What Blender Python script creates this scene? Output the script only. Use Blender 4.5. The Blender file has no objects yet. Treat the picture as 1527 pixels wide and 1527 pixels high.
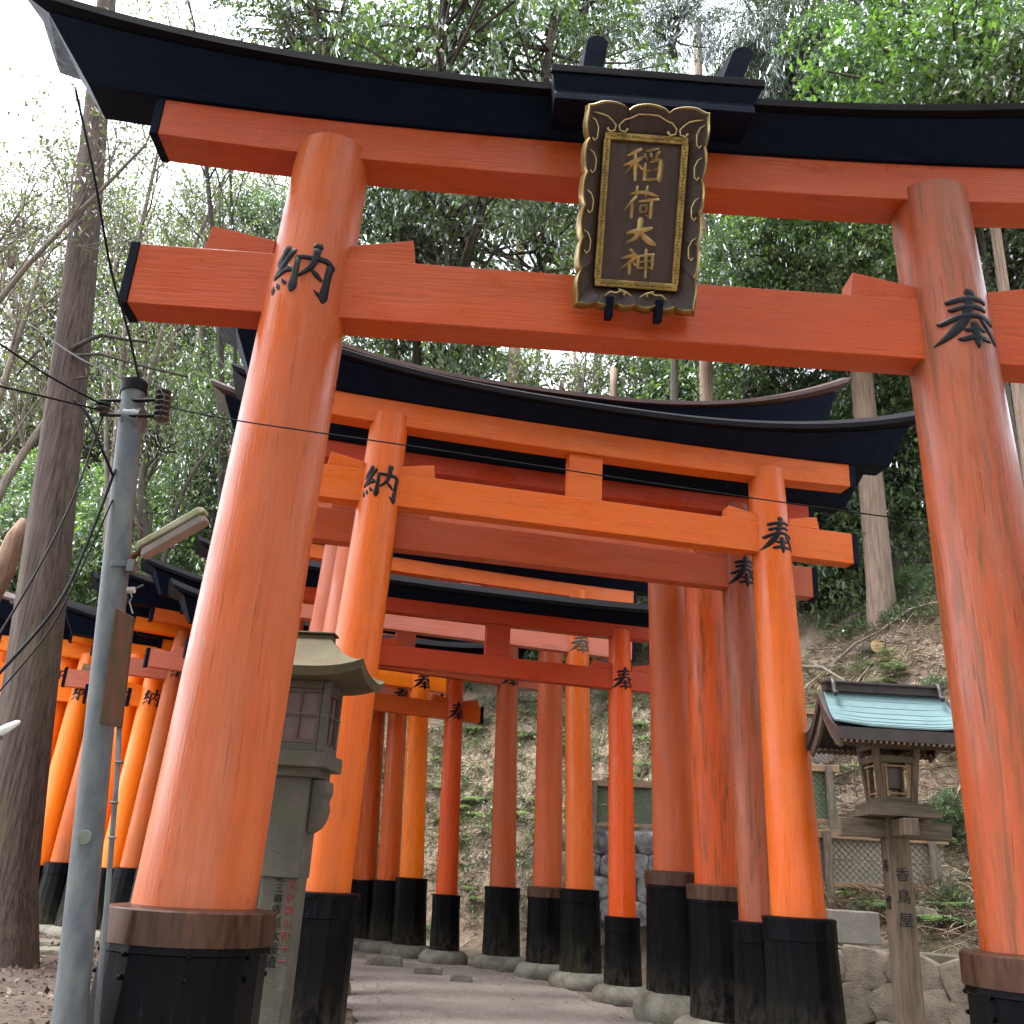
import bpy, math, random
import numpy as np
from mathutils import Vector, Matrix
random.seed(7); rng = np.random.default_rng(7)
S = bpy.context.scene
COL = S.collection
PI = math.pi

# ------------------------------------------------------------------ camera, world, sun, exposure
CH = 1.06; PITCH = 0.3631; ROLL = 0.0585; FPX = 1421.3; IMG = 1527.0
fw = Vector((0, math.cos(PITCH), math.sin(PITCH))); rt0 = Vector((1, 0, 0)); up0 = rt0.cross(fw)
rt = rt0*math.cos(ROLL)+up0*math.sin(ROLL); up = -rt0*math.sin(ROLL)+up0*math.cos(ROLL)
cam = bpy.data.cameras.new('camera'); co = bpy.data.objects.new('camera', cam); COL.objects.link(co)
co.matrix_world = Matrix(((rt.x, up.x, -fw.x, 0), (rt.y, up.y, -fw.y, 0), (rt.z, up.z, -fw.z, CH), (0, 0, 0, 1)))
cam.sensor_fit = 'HORIZONTAL'; cam.sensor_width = 36; cam.lens = 36*FPX/IMG; cam.clip_start = .05; cam.clip_end = 600
S.camera = co

W = bpy.data.worlds.new('World'); S.world = W; W.use_nodes = True
nt = W.node_tree; nt.nodes.clear()
SUN_EL, SUN_AZ = math.radians(72), math.radians(-100)
sky = nt.nodes.new('ShaderNodeTexSky'); sky.sky_type = 'NISHITA'; sky.sun_disc = False
sky.sun_elevation = SUN_EL; sky.sun_rotation = SUN_AZ; sky.dust_density = 1.5; sky.air_density = 1.0
hs_ = nt.nodes.new('ShaderNodeHueSaturation'); hs_.inputs['Saturation'].default_value = .3; hs_.inputs['Value'].default_value = 1.35
bg = nt.nodes.new('ShaderNodeBackground'); bg.inputs[1].default_value = .15
ow = nt.nodes.new('ShaderNodeOutputWorld')
nt.links.new(sky.outputs[0], hs_.inputs['Color']); nt.links.new(hs_.outputs[0], bg.inputs[0]); nt.links.new(bg.outputs[0], ow.inputs[0])
sl = bpy.data.lights.new('sun', 'SUN'); sl.energy = 1.5; sl.angle = math.radians(18); sl.color = (1, .96, .9)
so = bpy.data.objects.new('sun', sl); COL.objects.link(so)
sd = Vector((math.cos(SUN_EL)*math.sin(SUN_AZ), math.cos(SUN_EL)*math.cos(SUN_AZ), math.sin(SUN_EL)))
so.rotation_euler = sd.to_track_quat('Z', 'Y').to_euler(); so.location = (0, -5, 20)
S.view_settings.view_transform = 'Standard'; S.view_settings.look = 'None'; S.view_settings.gamma = 1
S.view_settings.exposure = 2.5; S.view_settings.use_curve_mapping = False
S.cycles.max_bounces = 8; S.cycles.diffuse_bounces = 5; S.cycles.transparent_max_bounces = 6

# ------------------------------------------------------------------ helpers
def at(x, y, Y):
    """point at world depth Y seen at photo position (x, y)"""
    d = fw + rt*((x-IMG/2)/FPX) - up*((y-IMG/2)/FPX)
    return d*(Y/d.y) + Vector((0, 0, CH))

class MB:
    def __init__(s): s.v = []; s.f = []
    def add(s, vs, fs):
        b = len(s.v); s.v += [tuple(p) for p in vs]; s.f += [tuple(i+b for i in f) for f in fs]; return s
    def box(s, c, d, M=None, taper=1.0):
        x, y, z = [k/2 for k in d]; vs = []
        for sz, t in ((-1, 1), (1, taper)):
            for sx, sy in ((-1, -1), (1, -1), (1, 1), (-1, 1)): vs.append(Vector((sx*x*t, sy*y*t, sz*z)))
        if M is not None: vs = [M @ p for p in vs]
        vs = [p+Vector(c) for p in vs]
        return s.add(vs, [(3, 2, 1, 0), (4, 5, 6, 7), (0, 1, 5, 4), (1, 2, 6, 5), (2, 3, 7, 6), (3, 0, 4, 7)])
    def lathe(s, prof, n=32, c=(0, 0, 0), cap=True, ax=None, rot=0):
        vs = []; fs = []
        for r, z in prof:
            for i in range(n):
                a = rot+2*PI*i/n; vs.append(Vector((r*math.cos(a), r*math.sin(a), z)))
        m = len(prof)
        for j in range(m-1):
            for i in range(n):
                k = (i+1) % n; fs.append((j*n+i, j*n+k, (j+1)*n+k, (j+1)*n+i))
        if cap: fs.append(tuple(range(n-1, -1, -1))); fs.append(tuple((m-1)*n+i for i in range(n)))
        if ax is not None:
            q = Vector((0, 0, 1)).rotation_difference(Vector(ax).normalized()); vs = [q @ p for p in vs]
        vs = [p+Vector(c) for p in vs]
        return s.add(vs, fs)
    def tube(s, pts, rad, n=6, cap=True):
        pts = [Vector(p) for p in pts]; m = len(pts)
        if not hasattr(rad, '__len__'): rad = [rad]*m
        vs = []; fs = []; ref = None
        for j, p in enumerate(pts):
            d = (pts[min(j+1, m-1)]-pts[max(j-1, 0)])
            if d.length < 1e-9: d = Vector((0, 0, 1))
            d.normalize()
            if ref is None: ref = Vector((0, 0, 1)) if abs(d.z) < .9 else Vector((1, 0, 0))
            a = d.cross(ref).normalized(); b = a.cross(d).normalized(); ref = b
            for i in range(n):
                t = 2*PI*i/n; vs.append(p+(a*math.cos(t)+b*math.sin(t))*rad[j])
        for j in range(m-1):
            for i in range(n):
                k = (i+1) % n; fs.append((j*n+i, j*n+k, (j+1)*n+k, (j+1)*n+i))
        if cap: fs.append(tuple(range(n-1, -1, -1))); fs.append(tuple((m-1)*n+i for i in range(n)))
        return s.add(vs, fs)
    def prism(s, poly, fn0, fn1):
        """closed prism over 2D polygon; fn0/fn1 map (a,b) to front and back 3D"""
        n = len(poly); vs = [fn0(*p) for p in poly]+[fn1(*p) for p in poly]
        fs = [tuple(range(n)), tuple(range(2*n-1, n-1, -1))]+[(i, i+n, (i+1) % n+n, (i+1) % n) for i in range(n)]
        return s.add(vs, fs)
    def mesh(s, name):
        m = bpy.data.meshes.new(name); m.from_pydata(s.v, [], s.f); m.validate(); m.update(); return m

def fixn(me):
    import bmesh
    b = bmesh.new(); b.from_mesh(me); bmesh.ops.recalc_face_normals(b, faces=b.faces); b.to_mesh(me); b.free()

def obj(name, mb, mat, parent=None, smooth=False, bevel=0, loc=None, kind=None, label=None, fix=True, autos=None):
    me = mb if isinstance(mb, bpy.types.Mesh) else mb.mesh(name)
    if fix and not isinstance(mb, bpy.types.Mesh): fixn(me)
    if not me.materials: me.materials.append(mat)
    o = bpy.data.objects.new(name, me); COL.objects.link(o)
    if parent is not None: o.parent = parent
    if loc is not None: o.location = loc
    if smooth and not isinstance(mb, bpy.types.Mesh):
        if autos:
            me.shade_smooth()
            me.set_sharp_from_angle(angle=math.radians(autos))
        else: me.shade_smooth()
    if bevel:
        m = o.modifiers.new('bevel', 'BEVEL'); m.width = bevel; m.segments = 2; m.limit_method = 'ANGLE'; m.angle_limit = math.radians(40)
    if kind: o['kind'] = kind
    if label: o['label'] = label
    return o
def tag(o, label, cat, group=None):
    o['label'] = label; o['category'] = cat
    if group: o['group'] = group
    return o
def thing(name, label, cat, loc=(0, 0, 0), rz=0, group=None):
    o = bpy.data.objects.new(name, None); COL.objects.link(o); o.empty_display_size = .2
    o.location = loc; o.rotation_euler = (0, 0, rz); return tag(o, label, cat, group)

# ------------------------------------------------------------------ materials
def mat(name):
    m = bpy.data.materials.new(name); m.use_nodes = True; n = m.node_tree; n.nodes.clear()
    o = n.nodes.new('ShaderNodeOutputMaterial'); p = n.nodes.new('ShaderNodeBsdfPrincipled')
    n.links.new(p.outputs[0], o.inputs[0]); return m, n, p, o
def coords(n, scale=(1, 1, 1), kind='Object', rnd=True):
    tc = n.nodes.new('ShaderNodeTexCoord'); mp = n.nodes.new('ShaderNodeMapping')
    n.links.new(tc.outputs[kind], mp.inputs[0]); mp.inputs['Scale'].default_value = scale
    if rnd:
        oi = n.nodes.new('ShaderNodeObjectInfo'); mu = n.nodes.new('ShaderNodeMath'); mu.operation = 'MULTIPLY'
        mu.inputs[1].default_value = 37.0; n.links.new(oi.outputs['Random'], mu.inputs[0])
        n.links.new(mu.outputs[0], mp.inputs['Location'])
    return mp
def noise(n, vec, scale, detail=5, rough=.55, dist=0):
    t = n.nodes.new('ShaderNodeTexNoise'); t.inputs['Scale'].default_value = scale; t.inputs['Detail'].default_value = detail
    t.inputs['Roughness'].default_value = rough; t.inputs['Distortion'].default_value = dist
    if vec is not None: n.links.new(vec.outputs[0], t.inputs['Vector'])
    return t
def ramp(n, src, stops):
    r = n.nodes.new('ShaderNodeValToRGB'); e = r.color_ramp.elements
    while len(e) < len(stops): e.new(.5)
    for k, (p, c) in enumerate(stops):
        e[k].position = p; e[k].color = (*c, 1) if hasattr(c, '__len__') else (c, c, c, 1)
    n.links.new(src, r.inputs[0]); return r
def mix(n, fac, a, b, mode='MIX'):
    m = n.nodes.new('ShaderNodeMix'); m.data_type = 'RGBA'; m.blend_type = mode
    for k, v in ((0, fac), (6, a), (7, b)):
        if hasattr(v, 'links') or isinstance(v, bpy.types.NodeSocket): n.links.new(v, m.inputs[k])
        else: m.inputs[k].default_value = (*v, 1) if hasattr(v, '__len__') else v
    return m.outputs[2]
def bump(n, p, src, strength=.2, dist=.01):
    b = n.nodes.new('ShaderNodeBump'); b.inputs['Strength'].default_value = strength; b.inputs['Distance'].default_value = dist
    n.links.new(src, b.inputs['Height']); n.links.new(b.outputs[0], p.inputs['Normal'])

def vermilion(name, base, fade, amt=.5, axis='z', weather=0.0, rough=.42, dark=(.10, .035, .02)):
    m, n, p, o = mat(name)
    sc = {'z': (9, 9, .55), 'x': (.6, 9, 9)}[axis]
    g = coords(n, sc); big = coords(n, {'z': (1.6, 1.6, .6), 'x': (.8, 1.6, 1.6)}[axis])
    streak = noise(n, g, 2.2, 6, .6, .3); patch = noise(n, big, 1.5, 4, .6)
    f1 = ramp(n, patch.outputs[0], [(.38, 0.0), (.66, 1.0)])
    f2 = ramp(n, streak.outputs[0], [(.3, .25), (.75, 1.0)])
    mm = n.nodes.new('ShaderNodeMath'); mm.operation = 'MULTIPLY'; n.links.new(f1.outputs[0], mm.inputs[0]); n.links.new(f2.outputs[0], mm.inputs[1])
    ma = n.nodes.new('ShaderNodeMath'); ma.operation = 'MULTIPLY'; ma.inputs[1].default_value = amt; n.links.new(mm.outputs[0], ma.inputs[0])
    c = mix(n, ma.outputs[0], base, fade)
    fine = noise(n, coords(n, {'z': (60, 60, 3), 'x': (3, 60, 60)}[axis]), 1.5, 3, .6)
    c = mix(n, .35, c, ramp(n, fine.outputs[0], [(.3, .5), (.65, 1.05)]).outputs[0], 'MULTIPLY')
    if weather > 0:
        w = noise(n, coords(n, {'z': (14, 14, .9), 'x': (.9, 14, 14)}[axis]), 1.6, 9, .72, .6)
        wf = ramp(n, w.outputs[0], [(.58-.10*weather, 0.0), (.72-.10*weather, min(.85, weather+.05))])
        c = mix(n, wf.outputs[0], c, dark)
        sp = noise(n, coords(n, {'z': (40, 40, 12), 'x': (12, 40, 40)}[axis]), 1.3, 4, .7)
        c = mix(n, ramp(n, sp.outputs[0], [(.68, 0.0), (.74, .8*weather)]).outputs[0], c, dark)
    cr = noise(n, coords(n, {'z': (26, 26, .8), 'x': (.8, 26, 26)}[axis]), 1.9, 3, .5, .2)
    c = mix(n, ramp(n, cr.outputs[0], [(.655, 0.0), (.67, .45+.4*weather), (.70, .45+.4*weather), (.715, 0.0)]).outputs[0], c, tuple(k_*.3 for k_ in base))
    # grime and scuffs, sparse
    sc2 = noise(n, coords(n, (5, 5, 5)), 3.1, 8, .75)
    c = mix(n, ramp(n, sc2.outputs[0], [(.66, 0.0), (.74, .35)]).outputs[0], c, (.22, .07, .045))
    chip = noise(n, coords(n, (9, 9, 9)), 4.3, 3, .8)
    c = mix(n, ramp(n, chip.outputs[0], [(.755, 0.0), (.765, .7)]).outputs[0], c, (.5, .32, .22))
    gr = noise(n, coords(n, {'z': (3, 3, .35), 'x': (.5, 3, 3)}[axis]), 1.7, 7, .7, .4)
    c = mix(n, ramp(n, gr.outputs[0], [(.5, 0.0), (.75, .28+.3*weather)]).outputs[0], c, tuple(k_*.45 for k_ in base))
    n.links.new(c, p.inputs['Base Color'])
    r = ramp(n, noise(n, coords(n, {'z': (2, 2, 1), 'x': (1.6, 2, 2)}[axis]), 1.3, 4, .6).outputs[0], [(.35, rough-.2), (.65, min(1, rough+.2))]); n.links.new(r.outputs[0], p.inputs['Roughness'])
    p.inputs['Specular IOR Level'].default_value = .33
    bump(n, p, fine.outputs[0], .4, .005)
    return m
VA = vermilion('paint_salmon_pillar', (.46, .088, .018), (.46, .135, .062), .9, 'z', .12, .36)
VA2 = vermilion('paint_weathered_pillar', (.36, .062, .014), (.27, .105, .065), .95, 'z', .95, .34, (0.139, 0.052, 0.017))
VAB = vermilion('paint_salmon_beam', (0.450, 0.060, 0.010), (0.450, 0.099, 0.027), .8, 'x', .12, .38)
VAN = vermilion('paint_front_tie_beam', (0.453, 0.059, 0.006), (0.433, 0.091, 0.019), .6, 'x', .1, .40)
VB = vermilion('paint_orange_pillar', (0.577, 0.097, 0.006), (0.536, 0.148, 0.028), .75, 'z', .05, .36)
VBB = vermilion('paint_orange_beam', (0.618, 0.108, 0.006), (0.577, 0.148, 0.025), .6, 'x', .05, .42)
VC = vermilion('paint_brownish_pillar', (.30, .062, .022), (.30, .105, .06), .95, 'z', .8, .4, (0.107, 0.042, 0.012))
VCB = vermilion('paint_pinkish_beam', (.44, .075, .020), (.44, .12, .06), .9, 'x', .1, .5)
VD = vermilion('paint_peeling_pillar', (0.472, 0.063, 0.006), (0.407, 0.089, 0.019), .5, 'z', .9, .45, (0.097, 0.032, 0.008))
VE = vermilion('paint_rosy_pillar', (.42, .075, .014), (.40, .105, .045), .9, 'z', .08, .5)
VF = vermilion('paint_deep_pillar', (.66, .080, .006), (.58, .10, .015), .5, 'z', .1, .42)
VFB = vermilion('paint_deep_beam', (.46, .045, .006), (.40, .055, .014), .5, 'x', .2, .42)
VW = vermilion('paint_brown_orange_pillar', (0.515, 0.097, 0.009), (0.268, 0.114, 0.037), .95, 'z', .45, .5, (0.093, 0.051, 0.014))
VP = vermilion('paint_pink_beam', (.58, .17, .10), (.60, .22, .15), .9, 'x', .05, .5)
VL = vermilion('paint_bright_pillar', (.95, .21, .006), (.92, .24, .015), .4, 'z', 0, .4)
VLB = vermilion('paint_bright_beam', (.95, .21, .006), (.92, .24, .015), .4, 'x', 0, .4)

def plain(name, col, rough=.5, metal=0, nz=.25, nscale=8, bmp=.15, bd=.004, sc=(1, 1, 1), spec=.5, alt=None, amt=.6):
    m, n, p, o = mat(name); mp = coords(n, sc)
    t = noise(n, mp, nscale, 6, .6)
    b = alt if alt else tuple(k*(1-nz) for k in col)
    c = mix(n, ramp(n, t.outputs[0], [(.35, 0.0), (.65, amt if alt else 1.0)]).outputs[0], col, b)
    n.links.new(c, p.inputs['Base Color']); p.inputs['Metallic'].default_value = metal
    n.links.new(ramp(n, t.outputs[0], [(.3, max(.05, rough-.1)), (.7, min(1, rough+.12))]).outputs[0], p.inputs['Roughness'])
    p.inputs['Specular IOR Level'].default_value = spec
    t2 = noise(n, mp, nscale*6, 4, .6); bump(n, p, t2.outputs[0], bmp, bd); return m
BLACK = plain('black_paint', (.0022, .0055, .016), .6, 0, .3, 5, .12, .003, (1, 6, 6), .08)
ROOFT = plain('dark_roof_strip', (.008, .007, .010), .6, 0, .4, 4, .1, .003, (.6, 6, 6), .06)
COPPERR = plain('brown_copper_strip', (.075, .04, .034), .4, .4, .4, 5, .1, .003, (1, 5, 5), .4)
BAND = plain('brown_copper_band', (.030, .014, .009), .38, .35, .35, 5, .15, .002, (7, 7, 1), .25, (.085, .038, .022), .9)
LETTER = plain('black_lettering', (.003, .004, .007), .4, 0, .2, 20, .1, .002, (1, 1, 1), .2)
LETTERG = plain('olive_lettering', (.07, .055, .03), .5, 0, .2, 20, .1, .002)
def sleeve_mat(name, moss):
    m, n, p, o = mat(name); mp = coords(n, (5, 5, .8)); t = noise(n, mp, 2, 7, .65)
    c = mix(n, ramp(n, t.outputs[0], [(.42, 0.0), (.8, .7)]).outputs[0], (.001, .001, .002), (.004, .005, .008))
    tc = n.nodes.new('ShaderNodeTexCoord'); sp = n.nodes.new('ShaderNodeSeparateXYZ'); n.links.new(tc.outputs['Object'], sp.inputs[0])
    mr = n.nodes.new('ShaderNodeMapRange'); mr.inputs[1].default_value = .75; mr.inputs[2].default_value = .0; n.links.new(sp.outputs[2], mr.inputs[0])
    t3 = noise(n, coords(n, (3, 3, 1.2)), 2.2, 6, .7)
    mu = n.nodes.new('ShaderNodeMath'); mu.operation = 'MULTIPLY'; n.links.new(mr.outputs[0], mu.inputs[0]); n.links.new(ramp(n, t3.outputs[0], [(.4, 0.0), (.7, 1.0)]).outputs[0], mu.inputs[1])
    m2 = n.nodes.new('ShaderNodeMath'); m2.operation = 'MULTIPLY'; m2.inputs[1].default_value = moss; n.links.new(mu.outputs[0], m2.inputs[0])
    c = mix(n, m2.outputs[0], c, (.03, .032, .012))
    dz_ = noise(n, coords(n, (30, 30, 1.6)), 2, 5, .7); c = mix(n, ramp(n, dz_.outputs[0], [(.6, 0.0), (.72, .55)]).outputs[0], c, (.028, .028, .03))
    mud = n.nodes.new('ShaderNodeMapRange'); mud.inputs[1].default_value = .38; mud.inputs[2].default_value = -.02; mud.inputs[4].default_value = .75; n.links.new(sp.outputs[2], mud.inputs[0])
    mq = n.nodes.new('ShaderNodeMath'); mq.operation = 'MULTIPLY'; n.links.new(mud.outputs[0], mq.inputs[0]); n.links.new(ramp(n, noise(n, coords(n, (9, 9, 4)), 2, 6, .75).outputs[0], [(.42, 0.0), (.6, 1.0)]).outputs[0], mq.inputs[1]); c = mix(n, mq.outputs[0], c, (.05, .04, .03))
    s = noise(n, coords(n, (22, 22, 7)), 2, 3, .7)
    c = mix(n, ramp(n, s.outputs[0], [(.71, 0.0), (.75, .5)]).outputs[0], c, (.06, .06, .065))
    n.links.new(c, p.inputs['Base Color'])
    n.links.new(ramp(n, t.outputs[0], [(.3, .25), (.7, .6)]).outputs[0], p.inputs['Roughness'])
    p.inputs['Specular IOR Level'].default_value = .07; bump(n, p, t.outputs[0], .15, .006); return m
SLV = sleeve_mat('black_sleeve', .25); SLVM = sleeve_mat('mossy_black_sleeve', .9)
def stone(name, a, b, sc=6, moss=0, bd=.02):
    m, n, p, o = mat(name); mp = coords(n); t = noise(n, mp, sc, 8, .65); v = noise(n, mp, sc*14, 3, .7)
    c = mix(n, ramp(n, t.outputs[0], [(.35, 0.0), (.65, 1.0)]).outputs[0], a, b)
    c = mix(n, .5, c, ramp(n, v.outputs[0], [(.3, .45), (.65, 1.0)]).outputs[0], 'MULTIPLY')
    if moss: c = mix(n, ramp(n, noise(n, mp, sc*.5, 6, .7).outputs[0], [(.5, 0.0), (.66, moss)]).outputs[0], c, (.10, .10, .035))
    n.links.new(c, p.inputs['Base Color']); p.inputs['Roughness'].default_value = .85
    a_ = n.nodes.new('ShaderNodeMath'); n.links.new(t.outputs[0], a_.inputs[0]); n.links.new(v.outputs[0], a_.inputs[1])
    bump(n, p, a_.outputs[0], .45, bd); return m
CONC = stone('footing_concrete', (.22, .20, .16), (.085, .08, .06), 5, .4, .03)
GRAN = stone('granite', (.095, .083, .066), (.045, .042, .033), 7, .45)
GRANR = stone('mossy_granite', (.078, .050, .018), (.030, .025, .011), 6, .5)
ROCK = stone('wall_rock', (.27, .22, .165), (.12, .10, .08), 5, .3, .06)
ROCKG = stone('grey_rock', (.42, .41, .40), (.11, .11, .115), 6, .05, .06)
BLOCK = stone('concrete_block', (.24, .22, .185), (.17, .155, .13), 6, .1)
WOOD = plain('grey_wood', (.12, .088, .06), .75, 0, .5, 5, .5, .004, (8, 8, .8), .3)
WOODH = plain('grey_wood_beam', (.11, .088, .062), .75, 0, .5, 5, .5, .004, (.8, 8, 8), .3)
TAN = plain('tan_board', (.33, .22, .13), .75, 0, .45, 5, .3, .003, (.8, 8, 8), .3)
POSTW = plain('log_post', (.20, .165, .12), .8, 0, .5, 6, .5, .005, (6, 6, 1), .3)
PATINA = plain('blue_green_copper', (.085, .145, .15), .65, .05, .35, 6, .1, .002, (1, 1, 1), .2, (.115, .18, .19), .8)
GALV = plain('galvanised_steel', (.075, .085, .10), .6, .2, .3, 2.2, .25, .003, (9, 9, 3.5), .3, (.14, .15, .145), .95)
RUBBER = plain('black_rubber', (.004, .004, .005), .6, 0, .2, 8, .1, .002, (1, 1, 1), .12)
PORC = plain('grey_porcelain', (.5, .49, .46), .3, 0, .25, 12)
DPORC = plain('dark_insulator', (.055, .052, .05), .3, 0, .25, 12)
LAMPW = plain('lamp_housing', (.17, .17, .07), .6, 0, .3, 9, .1, .002, (1, 1, 1), .3, (.34, .33, .26), .8)
LAMPD = plain('lamp_diffuser', (.20, .165, .14), .5, 0, .2, 9)
RUST = plain('rust_red_board', (.10, .024, .016), .7, 0, .4, 4, .3, .003, (9, 9, 1.5), .2, (.035, .036, .012), .95)
GOLD = plain('old_gold', (.36, .25, .08), .38, .8, .4, 14, .25, .003, (1, 1, 1), .5, (.17, .12, .045), .95)
GOLDL = plain('gold_leaf_letter', (.66, .48, .22), .35, .7, .25, 14, .2, .002)
PLQ = plain('dark_plaque_wood', (.055, .028, .02), .5, 0, .4, 4, .3, .002, (14, 14, .8), .4)
PLQF = plain('brown_plaque_rim', (.05, .030, .024), .45, .1, .3, 5, .2, .002, (2, 2, 2), .4)
REDINK = plain('faded_red_ink', (.24, .03, .03), .8, 0, .2)
DARKIN = plain('dark_pane', (.06, .035, .03), .5, 0, .3)
WINDOWP = plain('paper_pane', (.10, .062, .05), .6, 0, .2)

def bark(name, a, b, moss=.0):
    m, n, p, o = mat(name); mp = coords(n, (26, 26, 1.1)); t = noise(n, mp, 1.2, 8, .72, .15)
    c = mix(n, ramp(n, t.outputs[0], [(.36, 0.0), (.62, 1.0)]).outputs[0], a, b)
    if moss: c = mix(n, ramp(n, noise(n, coords(n, (1.5, 1.5, .5)), 1.5, 5, .6).outputs[0], [(.48, 0.0), (.62, moss)]).outputs[0], c, (.10, .095, .03))
    n.links.new(c, p.inputs['Base Color']); p.inputs['Roughness'].default_value = .9
    bump(n, p, t.outputs[0], .9, .03); return m
BARK = bark('cedar_bark', (.014, .009, .007), (.105, .068, .05), .2)
BARK2 = bark('pale_cedar_bark', (.13, .085, .06), (.29, .205, .15), .0)
BARK3 = bark('dark_branch_bark', (.03, .024, .018), (.085, .07, .055), .2)
BARK4 = bark('pale_branch_bark', (.11, .085, .065), (.22, .18, .14), .1)

def leafmat(name, a, b, c3, trans=.45, gloss=.35):
    m = bpy.data.materials.new(name); m.use_nodes = True; n = m.node_tree; n.nodes.clear()
    o = n.nodes.new('ShaderNodeOutputMaterial'); g = n.nodes.new('ShaderNodeNewGeometry')
    r = ramp(n, g.outputs['Random Per Island'], [(0, a), (.6, b), (1, c3)])
    tc = coords(n, (.35, .35, .35)); big = noise(n, tc, 1.6, 3, .6)
    cc = mix(n, .55, r.outputs[0], ramp(n, big.outputs[0], [(.35, (.45, .5, .45)), (.65, (1.25, 1.2, 1.0))]).outputs[0], 'MULTIPLY')
    d = n.nodes.new('ShaderNodeBsdfDiffuse'); t = n.nodes.new('ShaderNodeBsdfTranslucent'); gl = n.nodes.new('ShaderNodeBsdfGlossy')
    gl.inputs['Roughness'].default_value = .32; gl.inputs['Color'].default_value = (.9, .95, 1, 1)
    n.links.new(cc, d.inputs[0]); tcx = mix(n, 1.0, cc, (1.2, 1.5, .6), 'MULTIPLY'); n.links.new(tcx, t.inputs[0])
    m1 = n.nodes.new('ShaderNodeMixShader'); m1.inputs[0].default_value = trans; n.links.new(d.outputs[0], m1.inputs[1]); n.links.new(t.outputs[0], m1.inputs[2])
    fr = n.nodes.new('ShaderNodeFresnel'); fr.inputs[0].default_value = 1.0+gloss
    m2 = n.nodes.new('ShaderNodeMixShader'); n.links.new(fr.outputs[0], m2.inputs[0]); n.links.new(m1.outputs[0], m2.inputs[1]); n.links.new(gl.outputs[0], m2.inputs[2])
    n.links.new(m2.outputs[0], o.inputs[0]); return m
LDARK = leafmat('dark_evergreen_leaf', (.05, .08, .035), (.085, .125, .05), (.15, .18, .075), .5)
LMID = leafmat('mid_green_leaf', (.06, .10, .04), (.105, .165, .06), (.19, .24, .10), .5)
LBRT = leafmat('bright_green_leaf', (.075, .14, .035), (.13, .215, .06), (.21, .30, .11))
LCON = leafmat('cedar_needle', (.05, .075, .035), (.085, .12, .055), (.15, .16, .08), .4, .2)
LOLV = leafmat('olive_leaf', (.09, .10, .055), (.14, .155, .085), (.22, .2, .12), .45, .3)
LFERN = leafmat('fern_frond', (.10, .19, .05), (.17, .27, .08), (.28, .33, .13), .4, .15)
LBRN = leafmat('dead_leaf', (.14, .09, .06), (.28, .2, .14), (.42, .32, .24), .1, .25)

LBRN2 = leafmat('dry_stalk', (.05, .03, .02), (.17, .10, .065), (.42, .32, .22), .1, .15)
# ------------------------------------------------------------------ terrain
FOOT = [(9, 3), (5.6, 6.5), (4.6, 8.9), (3.5, 9.5), (2.9, 11.5), (2.6, 13.5), (1.6, 16.6), (-.5, 18.6), (-4, 20.6), (-8, 22), (-14, 24), (-24, 30), (-60, 45)]
def footd(x, y):
    best = 1e9; sg = 1
    for (ax, ay), (bx, by) in zip(FOOT[:-1], FOOT[1:]):
        dx, dy = bx-ax, by-ay; L = dx*dx+dy*dy; t = max(0, min(1, ((x-ax)*dx+(y-ay)*dy)/L))
        px, py = ax+t*dx, ay+t*dy; d = math.hypot(x-px, y-py)
        if d < best: best = d; sg = 1 if (dx*(y-py)-dy*(x-px)) < 0 else -1
    return best*sg
def vn(x, y, s, k=0):
    return (math.sin(x*s*1.3+k*1.7+2.1*math.sin(y*s*.7+k))*math.cos(y*s*1.1-k*.9+1.7*math.sin(x*s*.8+k*2)))
def hterr(x, y):
    d = footd(x, y); z = -.18
    if d > 0:
        near = max(0, min(1, (x-1.5)/1.5))*max(0, min(1, (13.2-y)/1.5))   # front right terrace by the lantern
        z1 = -.18 + .82*min(1, d/.35) + .22*max(0, min(d, 3)) + 1.05*max(0, min(d, 9)-3) + .5*max(0, d-9)
        z2 = -.18 + .45*min(1, d/.8) + .98*max(0, min(d, 6.5)) + .5*max(0, d-6.5)
        z = z1*near+z2*(1-near); z = min(z, 17+.02*d)
        w = min(1, d/1.5)
        z += w*(.16*vn(x, y, 1.1)+.09*vn(x, y, 3.1, 2)+.05*vn(x, y, 8, 5))
    else:
        w = max(0, min(1, (abs(d)-.2)/2))*max(0, min(1, (-1.2-x-max(0, y-6)*.35)/1.5))
        z += w*(.05+.06*vn(x, y, 1.2, 3)+.03*vn(x, y, 4, 1))
    return z
def axis(lo, hi, segs):
    out = []; x = lo
    for lim, st in segs:
        while x < lim: out.append(x); x += st
    out.append(hi); return out
gx = axis(-160, 160, [(-60, 20), (-20, 4), (-9, .8), (9, .22), (20, .9), (60, 6), (160, 25)])
gy = axis(-60, 200, [(-4, 8), (6, .6), (23, .22), (34, .7), (70, 4), (200, 26)])
mb = MB(); mb.v = [(x, y, hterr(x, y)) for y in gy for x in gx]; nx = len(gx)
mb.f = [(j*nx+i, j*nx+i+1, (j+1)*nx+i+1, (j+1)*nx+i) for j in range(len(gy)-1) for i in range(nx-1)]
m, n, p, o_ = mat('forest_soil'); mp = coords(n, rnd=False); t = noise(n, mp, 1.1, 8, .7); t2 = noise(n, mp, 9, 8, .75); t3 = noise(n, mp, 40, 4, .7)
c = mix(n, ramp(n, t.outputs[0], [(.38, 0.0), (.62, 1.0)]).outputs[0], (.17, .12, .085), (.34, .26, .19))
c = mix(n, ramp(n, t2.outputs[0], [(.4, 0.0), (.7, .8)]).outputs[0], c, (.06, .04, .03))
c = mix(n, .5, c, ramp(n, t3.outputs[0], [(.35, .4), (.65, 1.4)]).outputs[0], 'MULTIPLY')
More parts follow.
